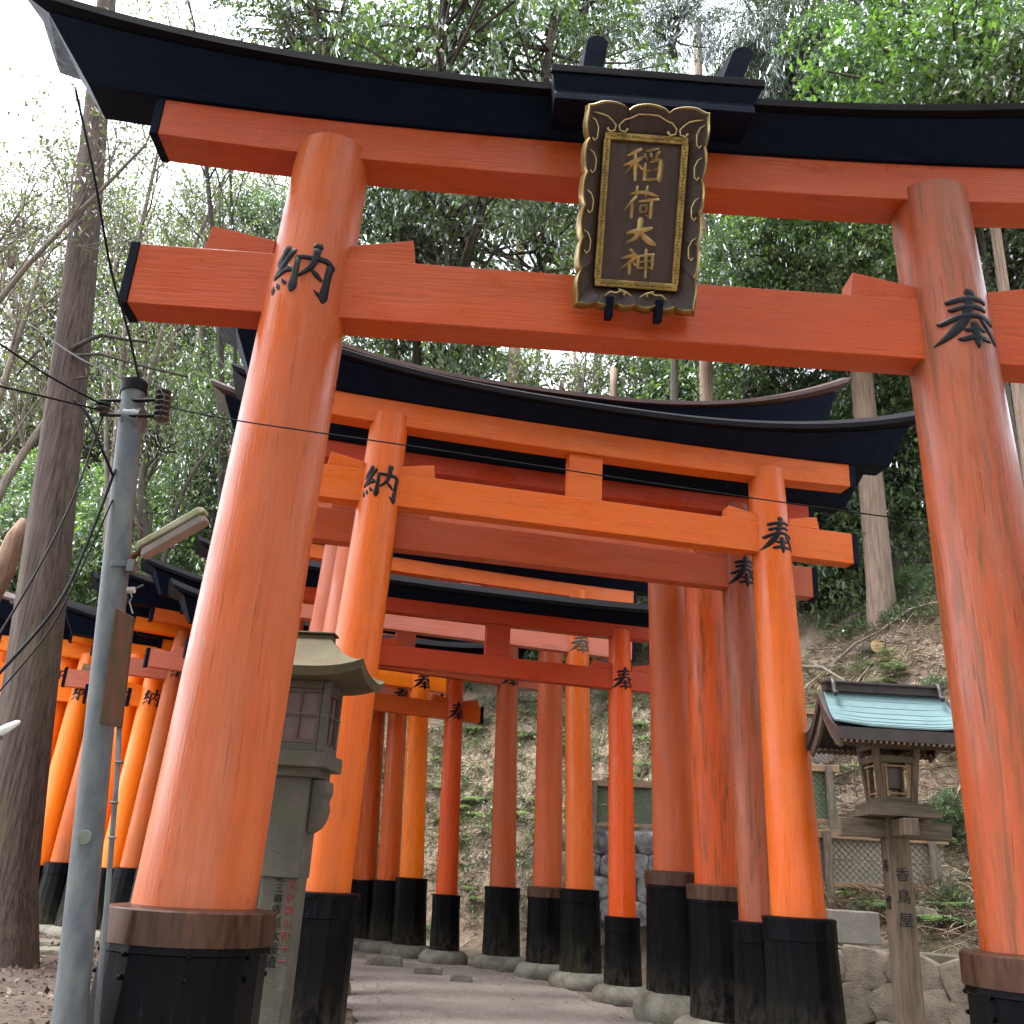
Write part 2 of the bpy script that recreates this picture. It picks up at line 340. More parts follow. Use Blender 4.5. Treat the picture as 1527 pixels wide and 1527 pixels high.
c = mix(n, ramp(n, noise(n, mp, .7, 5, .6).outputs[0], [(.52, 0.0), (.65, .5)]).outputs[0], c, (.07, .09, .03))
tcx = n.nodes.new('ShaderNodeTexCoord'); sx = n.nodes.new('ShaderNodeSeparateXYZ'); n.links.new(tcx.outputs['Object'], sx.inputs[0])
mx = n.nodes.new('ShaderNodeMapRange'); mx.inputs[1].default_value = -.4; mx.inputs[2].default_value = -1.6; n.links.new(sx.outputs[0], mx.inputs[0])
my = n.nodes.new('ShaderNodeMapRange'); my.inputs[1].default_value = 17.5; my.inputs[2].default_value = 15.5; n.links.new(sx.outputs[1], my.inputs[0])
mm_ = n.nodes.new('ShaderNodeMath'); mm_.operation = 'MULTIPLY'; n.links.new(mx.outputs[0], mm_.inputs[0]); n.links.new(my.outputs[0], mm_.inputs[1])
c = mix(n, mm_.outputs[0], c, mix(n, ramp(n, t2.outputs[0], [(.35, 0.0), (.65, 1.0)]).outputs[0], (.035, .023, .017), (.10, .068, .05)))  # soil colour darkened at left to offset the stronger sky light there
n.links.new(c, p.inputs['Base Color']); p.inputs['Roughness'].default_value = .95
bump(n, p, t2.outputs[0], .8, .06)
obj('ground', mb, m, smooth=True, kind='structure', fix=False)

def onray(x, y, far=60):
    Y = 6.0; last = None
    while Y < far:
        p = at(x, y, Y)
        if p.z < hterr(p.x, p.y): return p
        Y += .1
    return at(x, y, 20)
# path
PC = [(1.0, -6), (.75, 0), (.57, 4.3), (.55, 7.3), (.3, 9.3), (-.1, 11.2), (-.9, 13.2), (-2.2, 14.9), (-3.6, 16.0), (-5.4, 16.9), (-8, 17.8), (-12, 19), (-20, 22)]
def smoothpath(P, k=8):
    out = []
    for i in range(len(P)-1):
        p0 = np.array(P[max(i-1, 0)], float); p1 = np.array(P[i], float); p2 = np.array(P[i+1], float); p3 = np.array(P[min(i+2, len(P)-1)], float)
        for j in range(k):
            t = j/k; out.append(.5*((2*p1)+(-p0+p2)*t+(2*p0-5*p1+4*p2-p3)*t*t+(-p0+3*p1-3*p2+p3)*t**3))
    out.append(np.array(P[-1], float)); return out
sp = smoothpath(PC); mb = MB(); K = 12
for i, q in enumerate(sp):
    d = sp[min(i+1, len(sp)-1)]-sp[max(i-1, 0)]; d = d/np.linalg.norm(d); nn = np.array((d[1], -d[0]))
    for k in range(K+1):
        a = (k/K*2-1)*(1.42+.05*math.sin(i*.9)+.04*math.sin(i*2.3)); x, y = q+nn*a
        mb.v.append((x, y, -.168+.014*(1-(k/K*2-1)**2)+.004*vn(x, y, 3)))
mb.f = [(i*(K+1)+k, i*(K+1)+k+1, (i+1)*(K+1)+k+1, (i+1)*(K+1)+k) for i in range(len(sp)-1) for k in range(K)]
m, n, p, o_ = mat('path_surface'); mp = coords(n, rnd=False); t = noise(n, mp, 1.3, 7, .65); t2 = noise(n, mp, 60, 4, .7); t3 = noise(n, mp, 14, 6, .7)
c = mix(n, ramp(n, t.outputs[0], [(.35, 0.0), (.65, 1.0)]).outputs[0], (.25, .215, .185), (.165, .14, .12))
c = mix(n, .9, c, ramp(n, t2.outputs[0], [(.32, .3), (.68, 1.5)]).outputs[0], 'MULTIPLY')
c = mix(n, ramp(n, t3.outputs[0], [(.52, 0.0), (.7, .5)]).outputs[0], c, (.13, .10, .08))
n.links.new(c, p.inputs['Base Color']); p.inputs['Roughness'].default_value = .9; bump(n, p, t2.outputs[0], .6, .012)
obj('path', mb, m, smooth=True, kind='structure')

# ------------------------------------------------------------------ brush lettering
def crom(P, k=4):
    if len(P) < 3: k = 2
    return smoothpath(P, k)
def strokes(defs, mapf, hgt, ridge=False):
    """defs: list of strokes [(s,t,w)...] in glyph units; mapf(s,t,h)->Vector"""
    mb = MB()
    for si, st in enumerate(defs):
        q = crom([tuple(p) for p in st]); m = len(q); h = hgt*(1+.05*si)
        rows = []
        for j in range(m):
            d = q[min(j+1, m-1)][:2]-q[max(j-1, 0)][:2]; L = np.linalg.norm(d) or 1; d = d/L; nn = np.array((-d[1], d[0])); w = max(q[j][2], .5)/2
            c0 = q[j][:2]
            if j == 0: c0 = c0-d*w*.35
            if j == m-1: c0 = c0+d*w*.35
            ends = .55 if j in (0, m-1) and w > 4 else 1
            hh = h*(.35 if j in (0, m-1) else 1)
            if ridge: off = [(-1, -.004/hgt*h if False else -.2*h), (-.9, .15*h), (0, hh), (.9, .15*h), (1, -.2*h)]
            else: off = [(-1, -.3*h), (-.96, .6*hh), (-.6, hh), (.6, hh), (.96, .6*hh), (1, -.3*h)]
            rows.append([mapf(*(c0+nn*w*o*ends), z) for o, z in off])
        k = len(rows[0]); vs = [p for r in rows for p in r]; fs = []
        for j in range(m-1):
            for i in range(k-1): fs.append((j*k+i, j*k+i+1, (j+1)*k+i+1, (j+1)*k+i))
        fs.append(tuple(range(k-1, -1, -1))); fs.append(tuple((m-1)*k+i for i in range(k)))
        mb.add(vs, fs)
    return mb
NO = [[(572, 258, 68), (510, 360, 62), (455, 450, 82)], [(450, 450, 80), (520, 500, 62)], [(640, 315, 66), (560, 420, 62), (480, 530, 66), (405, 635, 50)],
      [(425, 612, 50), (530, 560, 56), (600, 570, 26)], [(560, 498, 34), (605, 570, 74)], [(395, 730, 48), (400, 825, 48)], [(448, 700, 42), (475, 780, 48)], [(510, 658, 36), (555, 730, 50)],
      [(685, 400, 55), (650, 640, 62), (627, 780, 88), (620, 840, 14)], [(660, 408, 40), (850, 430, 50), (990, 440, 56), (1060, 515, 60)],
      [(1030, 470, 72), (985, 700, 72), (952, 880, 86), (945, 940, 20)], [(955, 905, 70), (850, 810, 14)],
      [(895, 262, 118), (888, 320, 72)], [(888, 300, 70), (860, 440, 66), (800, 560, 56), (690, 650, 24)], [(812, 560, 34), (925, 680, 66)]]
HO = [[(823, 205, 118), (820, 262, 78)], [(820, 250, 78), (800, 400, 78), (750, 560, 82), (640, 700, 80), (520, 790, 42), (430, 828, 6)], [(560, 328, 16), (600, 338, 50), (780, 302, 46), (950, 290, 46), (1025, 318, 38)],
      [(590, 430, 16), (630, 438, 46), (760, 406, 42), (950, 395, 46), (1010, 423, 36)], [(472, 570, 12), (530, 588, 50), (700, 530, 50), (880, 502, 46), (1060, 532, 56), (1108, 575, 34)],
      [(940, 540, 46), (1060, 680, 60), (1158, 808, 56)], [(860, 605, 108), (868, 655, 74)], [(868, 650, 74), (885, 800, 76), (886, 905, 14)], [(740, 680, 14), (782, 692, 38), (860, 672, 38), (985, 676, 40)], [(677, 795, 12), (730, 803, 44), (850, 776, 42), (1055, 790, 46)]]
def norm(defs, cx, cy, kx, ky, sc):
    return [[((x-cx)+kx*(y-cy), -((y-cy)-ky*(x-cx)), w) for x, y, w in st] for st in defs]
NO = [[(x, y, w*1.15) for x, y, w in st] for st in norm(NO, 725, 590, .13, .08, 1)]; HO = [[(x, y, w*1.35) for x, y, w in st] for st in norm(HO, 800, 550, -.09, .02, 1)]
def letter_on_pillar(defs, R, cx, leanx, z0, size, ang=0.0):
    k = size/720.0
    def f(s, t, h):
        z = z0+t*k; r = R+h; a = -PI/2+ang+s*k/R
        return Vector((cx(z)+r*math.cos(a), r*math.sin(a), z))
    return strokes(defs, f, .007)

# ------------------------------------------------------------------ torii
def gate(label, cx, cy, yaw, hs, lean=.03, zs=.86, znb=3.7, znt=4.0, zsb=4.4, zst=4.62, Ln=2.45, Lk=None, rb=.18, rtp=.14, z0=0.0,
         kz=.12, kh=.20, sori=.25, over=.42, mats=(VB, VB, VBB, VBB), band=None, roofm=ROOFT, strut=True, wedge=True, letters='both', lm=LETTER,
         moss=SLV, sleeve=1.22, dn=.07, ds=.085, foot=True, lz=0, la=0.0, stud=False, wedgem=None, kex=0, shr=.18, ke=(.16, .33)):
    g = thing('torii_gate', label, 'torii gate', (cx, cy, 0), yaw, 'torii gates over the path')
    mL, mR, mN, mS = mats
    capx = .05 if not stud else .045; Ls = Lk or Ln+.02
    for s, mm in ((-1, mL), (1, mR)):
        X = lambda z, s=s: s*(hs-lean*(z-znb))
        b = MB(); prof = []; N = 26
        zt = zsb+.10
        nseg = 14; vs = []; n = 56
        for j in range(nseg+1):
            z = zs-.06+(zt-zs+.06)*j/nseg; tt = (z-zs)/(zsb-zs); r = rb+(rtp-rb)*(.75*tt+.25*max(0, tt)**.6)
            prof.append((r, z))
        vs = []; fs = []
        prof.append((prof[-1][0]-.015, zt+.006))
        for r, z in prof:
            for i in range(n):
                a = 2*PI*i/n; vs.append((X(z)+r*math.cos(a), r*math.sin(a), z))
        for j in range(len(prof)-1):
            for i in range(n):
                k = (i+1) % n; fs.append((j*n+i, j*n+k, (j+1)*n+k, (j+1)*n+i))
        fs.append(tuple((len(prof)-1)*n+i for i in range(n))); b.add(vs, fs)
        pil = obj('pillar', b, mm, g, smooth=True, autos=50)
        # lettering
        if letters in ('both', 'left' if s < 0 else 'right'):
            zc = (znb+znt)/2+lz; tt = (zc-zs)/(zsb-zs); R = rb+(rtp-rb)*(.75*tt+.25*max(0, tt)**.6)
            lt = letter_on_pillar(NO if s < 0 else HO, R-.001, X, 0, zc, R*1.62 if R > .17 else R*2.0, la)
            obj('lettering', lt, lm, pil, smooth=True, autos=35)
        # sleeve
        rs = rb*sleeve+.015; x0 = X(0)
        ns = 18
        sv = MB(); ztop = zs-(.115 if band else .004)
        def ringprof(pr, mbx, n=ns, rot=.1):
            vs = []; fs = []
            for r, z in pr:
                for i in range(n):
                    a = rot+2*PI*i/n; vs.append((X(z)+r*math.cos(a), r*math.sin(a), z))
            for j in range(len(pr)-1):
                for i in range(n):
                    k = (i+1) % n; fs.append((j*n+i, j*n+k, (j+1)*n+k, (j+1)*n+i))
            fs.append(tuple(range(n-1, -1, -1))); fs.append(tuple((len(pr)-1)*n+i for i in range(n))); mbx.add(vs, fs)
        fl = 1.10
        ringprof([(rs*fl, z0-.02), (rs*(fl-.04), z0+.3), (rs*1.02, zs-.22), (rs*1.02, zs-.16), (rs*1.045, zs-.155), (rs*1.03, ztop)], sv)
        sl_ = obj('base_sleeve', sv, moss, g, smooth=True, autos=15)
        rim = MB()
        if band:
            ringprof([(rs*1.07, ztop-.012), (rs*1.06, zs-.006), (rs*1.03, zs), (rb*.9, zs+.012)], rim)
            obj('copper_band', rim, band, sl_, smooth=True, autos=25)
        else:
            ringprof([(rs*1.05, zs-.03), (rs*1.045, zs-.005), (rs*1.0, zs), (rb*.9, zs+.006)], rim)
            obj('rim', rim, SLV, sl_, smooth=True, autos=25)
        if stud:
            for k in range(8 if rb > .2 else 6):
                a = 2*PI*k/(8 if rb > .2 else 6)+.3
                for zz in ((zs-.20,) if not band else (zs-.16, zs-.24)):
                    rr = rs*1.035; sb = MB()
                    sb.lathe([(.011, -.01), (.010, .003), (.005, .007)], 8, (X(zz)+rr*math.cos(a), rr*math.sin(a), zz), ax=(math.cos(a), math.sin(a), 0))
                    obj('stud', sb, SLV, sl_, smooth=True)
        if foot:
            ft = MB(); rf = rs*fl; hgt = z0+.18
            ft.lathe([(rf+.10, -.24-0), (rf+.13, -.18+hgt*.25), (rf+.12, -.18+hgt*.6), (rf+.07, -.18+hgt*.9), (rf-.03, z0+.01)], 28, (x0, 0, 0))
            me = ft.mesh('footing'); rr = random.Random(int(cx*100+cy*7+s))
            for v in me.vertices:
                k = 1+.05*vn(v.co.x*3+cx, v.co.y*3+cy, 2.2)+.02*rr.uniform(-1, 1)
                v.co.x = x0+(v.co.x-x0)*k; v.co.y *= k
            fixn(me); me.materials.append(CONC); me.shade_smooth(); obj('footing', me, CONC, g)
    # tie beam (nuki)
    cr = .018*Ln/2.4
    nb = MB(); nb.box((0, 0, (znb+znt)/2), (2*(Ln-capx), 2*dn, znt-znb)); nk = obj('tie_beam', nb, mN, g, bevel=.006)
    for s in (-1, 1):
        e = MB(); e.box((s*(Ln-capx/2), 0, (znb+znt)/2), (capx, 2*dn+.012, znt-znb+.012)); obj('end_cap', e, BLACK, nk, bevel=.003)
    if wedge:
        R = rb+(rtp-rb)*((znt-zs)/(zsb-zs)); hh = (znt-znb)
        for s in (-1, 1):
            for dd in (-1, 1):
                xa = s*hs+dd*(R*.9); xb = s*hs+dd*(R+.30*hh/.36+.04)
                po = [(xa, znt-.0+.003), (xa, znt+.24*hh), (xb-dd*.02, znt+.42*hh), (xb, znt+.003)]
                w = MB(); w.prism(po, lambda a, b_: Vector((a, -dn*.86, b_)), lambda a, b_: Vector((a, dn*.86, b_)))
                obj('wedge', w, wedgem or mN, g, bevel=.004)
    if strut:
        w = MB(); sw = .145; w.box((0, 0, (znt+zsb)/2), (sw*2, 2*dn*.8, zsb-znt)); obj('centre_strut', w, mN, g, bevel=.005)
    # lower lintel (shimaki) and upper lintel (kasagi), swept with a rising curve
    def sw(u): return sori*(abs(u)/(Ls+over))**2.6
    def sweep(sec, L0, L1=None, lf=None, nseg=40, endtilt=None, topk=None):
        """sec: list of (v, z, curve share, extra length)"""
        b = MB(); k = len(sec)
        for j in range(nseg+1):
            a = j/nseg*2-1
            for v, z, cs, ex in sec:
                u = a*(L0+ex); b.v.append((u, v, z+sw(u)*cs))
        for j in range(nseg):
            for i in range(k):
                ii = (i+1) % k; b.f.append((j*k+i, j*k+ii, (j+1)*k+ii, (j+1)*k+i))
        b.f.append(tuple(range(k-1, -1, -1))); b.f.append(tuple(nseg*k+i for i in range(k)))
        return b
    lo = sweep([(-ds, zsb, shr, 0), (ds, zsb, shr, 0), (ds, zst, shr, 0), (-ds, zst, shr, 0)], Ls-capx)
    lw = obj('lower_lintel', lo, mS, g, bevel=.006)
    for s in (-1, 1):
        e = MB(); sh = sw(Ls)*shr
        e.box((s*(Ls-capx/2), 0, (zsb+zst)/2+sh), (capx, 2*ds+.012, zst-zsb+.012)); obj('end_cap', e, BLACK, lw, bevel=.003)
    # kasagi: face leans outwards as it rises
    K0 = Ls+.33+kex; d0 = ds+.02; d1 = ds+.02+kh*.62
    kb = sweep([(-d0, zst+.002, shr, 0), (d0, zst+.002, shr, 0), (d1, zst+kz, .9, ke[0]), (-d1, zst+kz, .9, ke[0])], K0)
    ka = obj('upper_lintel', kb, BLACK, g, bevel=.004)
    d2 = d1+.045
    rb_ = sweep([(-d1+.02, zst+kz+.003, .9, ke[0]), (d1-.02, zst+kz+.003, .9, ke[0]), (d2, zst+kz+.006, 1, ke[1]-.03), (d2, zst+kz+.05, 1, ke[1]), (d2*.3, zst+kz+.17, 1, ke[1]+.03), (-d2*.3, zst+kz+.17, 1, ke[1]+.03), (-d2, zst+kz+.05, 1, ke[1]), (-d2, zst+kz+.006, 1, ke[1]-.03)], K0)
    obj('roof_strip', rb_, roofm, ka, smooth=True, autos=20)
    return g

G = {}
G['A'] = gate('largest front torii gate, salmon orange, carrying the gilded plaque', .569, 4.329, .023, 1.707, .028, .861, 3.66, 4.02, 4.632, 4.874, 2.63, 2.665, .25, .204,
     kz=.17, kh=.20, sori=.44, over=.85, shr=.42, kex=.05, ke=(.26, .46), mats=(VA, VA2, VAN, VAB), band=BAND, strut=False, dn=.09, ds=.11, sleeve=1.22, la=0, stud=True)
G['B'] = gate('second torii gate, bright orange with a centre strut, right end fully in view', .584, 7.352, .193, 1.676, .031, .88, 3.711, 3.986, 4.385, 4.60, 2.457, 2.47, .20, .154,
     kz=.10, kh=.22, sori=.34, mats=(VB, VB, VBB, VBB), dn=.07, ds=.085, moss=SLV)
G['C'] = gate('third torii gate, close behind the second, with a brown weathered right pillar', .499, 8.22, .192, 1.689, .034, .806, 3.65, 3.946, 4.382, 4.552, 2.466, 2.46, .17, .145,
     kz=.10, kh=.22, sori=.3, mats=(VC, VC, VCB, VFB), dn=.07, ds=.085, strut=False)
G['D'] = gate('tall torii gate with brown copper ridge rising behind the second gate, peeling right pillar', .27, 9.3, .16, 1.80, .035, 1.07, 4.10, 4.42, 5.2, 5.5, 2.75, 2.8, .225, .19, z0=-.05,
     kz=.32, kh=.34, sori=.55, mats=(VE, VD, VCB, VFB), band=BAND, roofm=COPPERR, dn=.08, ds=.1, strut=False, letters='none')
G['E'] = gate('tall torii gate with stout rosy pillars and copper-banded sleeves behind the peeling one', .02, 10.05, .15, 1.80, .035, 1.174, 4.42, 4.72, 5.1, 5.3, 2.75, 2.8, .26, .215, z0=.08,
     kz=.12, kh=.25, sori=.35, mats=(VE, VE, VCB, VFB), band=BAND, roofm=COPPERR, dn=.08, ds=.1, strut=False, letters='none')
G['F'] = gate('low deep-red torii gate with slim pillars and a centre strut', -.086, 11.2, .229, 1.562, .026, .688, 3.22, 3.458, 3.849, 4.017, 2.35, 2.38, .155, .135,
     kz=.10, kh=.16, sori=.1, mats=(VF, VF, VFB, VFB), sleeve=1.15)
G['H'] = gate('torii gate with pink tie beam and olive lettering, behind the low deep-red gate', -.508, 12.37, .30, 1.578, .045, .936, 3.919, 4.2, 4.69, 4.88, 2.42, 2.43, .185, .155,
     kz=.14, kh=.22, sori=.25, mats=(VB, VB, VP, VBB), moss=SLVM, lm=LETTERG)
G['I'] = gate('torii gate with faded rosy pillars and thin copper bands, behind the pink-beamed gate', -.878, 13.2, .389, 1.69, .03, .93, 4.2, 4.5, 4.94, 5.15, 2.55, 2.57, .20, .17,
     kz=.14, kh=.22, sori=.3, mats=(VE, VE, VP, VP), band=BAND, letters='none')
G['J'] = gate('torii gate with reddish pillars and scuffed sleeve, fourth right pillar from the far end', -1.475, 13.98, .405, 1.70, .035, .889, 3.76, 4.02, 4.45, 4.65, 2.5, 2.5, .19, .155,
     kz=.12, kh=.2, sori=.25, mats=(VE, VE, VCB, VBB), moss=SLVM)
G['K'] = gate('small torii gate with slim dark orange pillars and a low tie beam', -2.169, 14.3, .432, 1.60, .039, .738, 3.242, 3.493, 3.9, 4.1, 2.07, 2.2, .16, .136,
     kz=.12, kh=.2, sori=.25, mats=(VF, VF, VBB, VFB), sleeve=1.15)
G['L'] = gate('torii gate with vivid orange pillars, second to last right pillar in the gap', -2.785, 14.95, .446, 1.60, .05, .93, 3.80, 4.08, 4.42, 4.62, 2.15, 2.3, .185, .16,
     kz=.12, kh=.2, sori=.25, mats=(VL, VL, VLB, VLB))
G['M'] = gate('torii gate with the farthest right pillar seen in the gap', -3.211, 15.43, .47, 1.67, .04, .868, 3.68, 3.95, 4.35, 4.55, 2.45, 2.5, .18, .15,
     kz=.12, kh=.2, sori=.25, mats=(VE, VB, VP, VBB), moss=SLVM)
LG = dict(kz=.12, kh=.2, sori=.25)
G['N'] = gate('torii gate with brownish orange left pillar nearest the front gate pillar', -3.62, 15.75, .46, 1.66, .04, .85, 3.60, 3.87, 4.28, 4.48, 2.45, 2.48, .20, .165, mats=(VW, VB, VP, VLB), moss=SLVM, wedgem=TAN, **LG)
G['O'] = gate('torii gate with bright left pillar lettered beside the steel pole', -4.02, 15.95, .42, 1.66, .04, .83, 3.2, 3.46, 4.02, 4.28, 2.02, 1.7, .20, .17, mats=(VL, VL, VLB, VLB), moss=SLVM, **LG)
G['P'] = gate('torii gate hidden mostly by the steel pole, orange beam end showing', -4.42, 16.1, .38, 1.66, .04, .85, 3.22, 3.5, 3.96, 4.22, 2.33, 2.36, .20, .17, mats=(VL, VL, VLB, VLB), moss=SLVM, **LG)
G['Q'] = gate('torii gate with weathered brown left pillar and mossy sleeve left of the steel pole', -4.85, 16.25, .32, 1.66, .04, .86, 3.5, 3.78, 4.2, 4.42, 2.36, 2.4, .21, .18, mats=(VW, VB, VP, VLB), moss=SLVM, wedgem=TAN, **LG)
G['R'] = gate('torii gate whose orange left pillar stands next to the big cedar', -5.3, 16.35, .28, 1.66, .04, .80, 3.3, 3.55, 4.0, 4.28, 2.3, 2.35, .22, .18, mats=(VL, VL, VLB, VLB), moss=SLV, **LG)
G['S'] = gate('torii gate behind the big cedar trunk', -5.75, 16.5, .26, 1.66, .04, .82, 3.6, 3.88, 4.3, 4.55, 2.5, 2.55, .21, .18, mats=(VL, VL, VLB, VLB), moss=SLV, roofm=COPPERR, **LG)
G['T'] = gate('torii gate just left of the big cedar trunk', -6.2, 16.7, .26, 1.66, .04, .85, 3.35, 3.62, 4.1, 4.35, 2.4, 2.45, .21, .18, mats=(VB, VL, VLB, VLB), moss=SLV, **LG)
G['U'] = gate('second last torii gate at the left edge of the photo', -6.65, 16.9, .26, 1.66, .04, .85, 3.6, 3.88, 4.35, 4.6, 2.5, 2.55, .21, .18, mats=(VL, VL, VLB, VLB), moss=SLV, roofm=COPPERR, **LG)
G['V'] = gate('last torii gate at the left edge of the photo', -7.15, 17.1, .26, 1.66, .04, .85, 3.4, 3.68, 4.2, 4.45, 2.5, 2.55, .21, .18, mats=(VL, VL, VLB, VLB), moss=SLV, **LG)

# awning and horn posts over the plaque: parts of the front gate
gA = G['A']
def ga(u, v, z): return Vector((u, v, z))
b = MB()
prof = [(-.42, 4.87), (-.40, 4.95), (-.43, 5.03), (-.42, 5.085), (.1, 5.14), (.1, 4.95)]
b.prism(prof, lambda v, z: Vector((-.50+(.0 if z > 5.0 else .015), v, z)), lambda v, z: Vector((.625-(0 if z > 5.0 else .05), v, z)))
aw = obj('plaque_awning', b, BLACK, gA, bevel=.006)
b = MB(); b.box((.062, -.425, 5.065), (1.14, .03, .05)); obj('fascia', b, ROOFT, aw, bevel=.004)
b = MB(); b.box((.045, -.415, 4.885), (1.06, .03, .04)); obj('fascia', b, BLACK, aw, bevel=.004)
for ux, tx in ((-.29, .03), (.45, .10)):
    b = MB()
    po = [(-.055, 5.06), (.055, 5.06), (.062, 5.285), (.03, 5.315), (-.01, 5.325), (-.045, 5.31), (-.058, 5.285)]
    b.prism(po, lambda a, z, ux=ux, tx=tx: Vector((ux+a+tx*(z-5.06)/.3, -.40-.12*(z-5.06), z)), lambda a, z, ux=ux, tx=tx: Vector((ux+a*.9-.02+tx*.3*(z-5.06), -.15-.1*(z-5.06), z-.02)))
    obj('horn_post', b, BLACK, gA, bevel=.004)

# ------------------------------------------------------------------ plaque
def invA(x, y, v):
    yaw = .023; nrm = Vector((-math.sin(yaw), math.cos(yaw), 0)); P0 = Vector((.569, 4.329, 0))+nrm*v
    d = fw + rt*((x-IMG/2)/FPX) - up*((y-IMG/2)/FPX); o = Vector((0, 0, CH)); t = (P0-o).dot(nrm)/d.dot(nrm); return o+d*t
PW, PH, TILT = .60, .99, math.radians(23)
pl = thing('shrine_plaque', 'gilt framed dark wood plaque with four golden characters hung on the front gate', 'plaque')
bl, br = invA(853, 455, -.15), invA(1035, 470, -.15); base = (bl+br)/2
pl.location = base; pl.rotation_euler = (TILT, 0, .023)
# local: x right, z up, -y towards viewer
def wav(a, k): return a
def outline():
    pts = []
    w, h = PW/2, PH
    def side(p0, p1, bumps, amp, out):
        p0, p1 = Vector(p0), Vector(p1); n = 10*bumps
        for i in range(n):
            t = i/n; q = p0.lerp(p1, t); f = abs(math.sin(PI*t*bumps)); ed = max(0, 1-min(t, 1-t)/.09)
            pts.append(q+Vector(out)*(amp*(f**.6)*(1-ed)-.012+.012*ed))
    side((-w, 0), (w, 0), 6, .014, (0, -1)); side((w, 0), (w+.005, h), 6, .018, (1, 0)); side((w+.005, h), (-w-.005, h), 3, .035, (0, 1)); side((-w-.005, h), (-w, 0), 6, .018, (-1, 0))
    return pts
OUT = outline()
def scaled(pts, k, inset):
    c = Vector((0, PH/2)); return [Vector((c.x+(p.x-c.x)*(1-inset/(PW/2)), c.y+(p.y-c.y)*(1-inset/(PH/2)))) for p in pts]
b = MB()
R0 = [(p, -.02) for p in scaled(OUT, 1, .02)]; 
rings = [(scaled(OUT, 1, .01), .04), (scaled(OUT, 1, -.013), -.01), (OUT, -.078), (scaled(OUT, 1, .004), -.083), (scaled(OUT, 1, .011), -.075)]
n = len(OUT)
for ptsr, y in rings:
    for p in ptsr: b.v.append((p.x, y, p.y))
for j in range(len(rings)-1):
    for i in range(n):
        k = (i+1) % n; b.f.append((j*n+i, j*n+k, (j+1)*n+k, (j+1)*n+i))
b.f.append(tuple(range(n-1, -1, -1)))
obj('gilt_edge', b, GOLD, pl, smooth=True, autos=35)
iw, ih, iz = .202, .372, .487
b = MB(); R1 = scaled(OUT, 1, .011)
inner = []
for p in R1:   # project each rim point to the inner rectangle
    c = Vector((0, iz)); d = p-c; t = min(iw/abs(d.x) if abs(d.x) > 1e-6 else 9, ih/abs(d.y) if abs(d.y) > 1e-6 else 9); inner.append(c+d*t)
for p in R1: b.v.append((p.x, -.073, p.y))
for p in inner: b.v.append((p.x, -.008, p.y))
for i in range(n): b.f.append((i, (i+1) % n, n+(i+1) % n, n+i))
obj('rim_panel', b, PLQF, pl)
b = MB(); b.box((0, -.012, iz), (iw*2+.02, .03, ih*2+.02)); obj('board', b, PLQ, pl)
b = MB(); fwid = .038
for (x, z, dx, dz) in ((0, iz+ih-.005, iw*2+.02, fwid), (0, iz-ih+.005, iw*2+.02, fwid), (-iw+.005, iz, fwid, ih*2-fwid), (iw-.005, iz, fwid, ih*2-fwid)):
    b.box((x, -.033, z), (dx-(0.001), .03, dz))
fr = obj('inner_frame', b, GOLD, pl, bevel=.006)
b = MB(); rr = random.Random(3)
def bead(x, z): b.lathe([(.004, 0), (.006, .003), (.003, .008)], 6, (x, -.047, z), ax=(0, -1, 0))
k = 44
for i in range(k):
    t = (i+.5)/k; z = iz-ih+.02+t*(2*ih-.04)
    for sx in (-1, 1): bead(sx*(iw-.005)+rr.uniform(-.005, .005), z)
for i in range(24):
    t = (i+.5)/24; x = -iw+.02+t*(2*iw-.04)
    for sz in (-1, 1): bead(x, iz+sz*(ih-.005)+rr.uniform(-.005, .005))
obj('carved_beading', b, GOLD, fr, smooth=True)['kind'] = 'stuff'
# scrolls
def scroll(c, s, r, a0, a1, w, flip=1):
    pts = []
    for i in range(14):
        t = i/13; a = a0+(a1-a0)*t; rr_ = r*(1-.65*t); pts.append(Vector((c[0]+flip*rr_*math.cos(a), s, c[1]+rr_*math.sin(a))))
    return pts
def sc_(pts, r_, n_):
    b = MB(); b.tube(pts, r_, n_); obj('scroll', b, GOLDL, pl, smooth=True)
for fx in (-1, 1):
    top = PH-.04
    # top arch scrolls
    def P(x, z, y=-.068): return Vector((fx*x, y, z))
    sc_([P(.0, top+.012), P(.05, top+.010), P(.09, top-.012), P(.12, top-.022), P(.145, top-.05), P(.14, top-.075), P(.115, top-.083), P(.10, top-.066)], [.004]*6+[.005, .007], 6)
    sc_([P(.275, top+.005), P(.24, top+.0), P(.205, top-.01), P(.18, top-.03), P(.16, top-.052), P(.165, top-.078), P(.19, top-.084), P(.203, top-.068)], [.004]*6+[.005, .007], 6)
    sc_([P(.02, .055), P(.05, .075), P(.09, .088)], [.004, .004, .004], 6)
    sc_([P(.155, .052, -.06), P(.13, .075, -.055), P(.10, .07, -.06), P(.075, .083, -.055), P(.055, .073, -.055), P(.06, .06, -.06)], [.006, .005, .004, .004, .005, .006], 6)
    for zc in (.30, .50, .70, .86):
        sc_([P(.285, zc+.07), P(.262, zc+.055), P(.247, zc+.02), P(.25, zc-.03), P(.265, zc-.045), P(.275, zc-.03)], [.0035]*4+[.004, .005], 6)
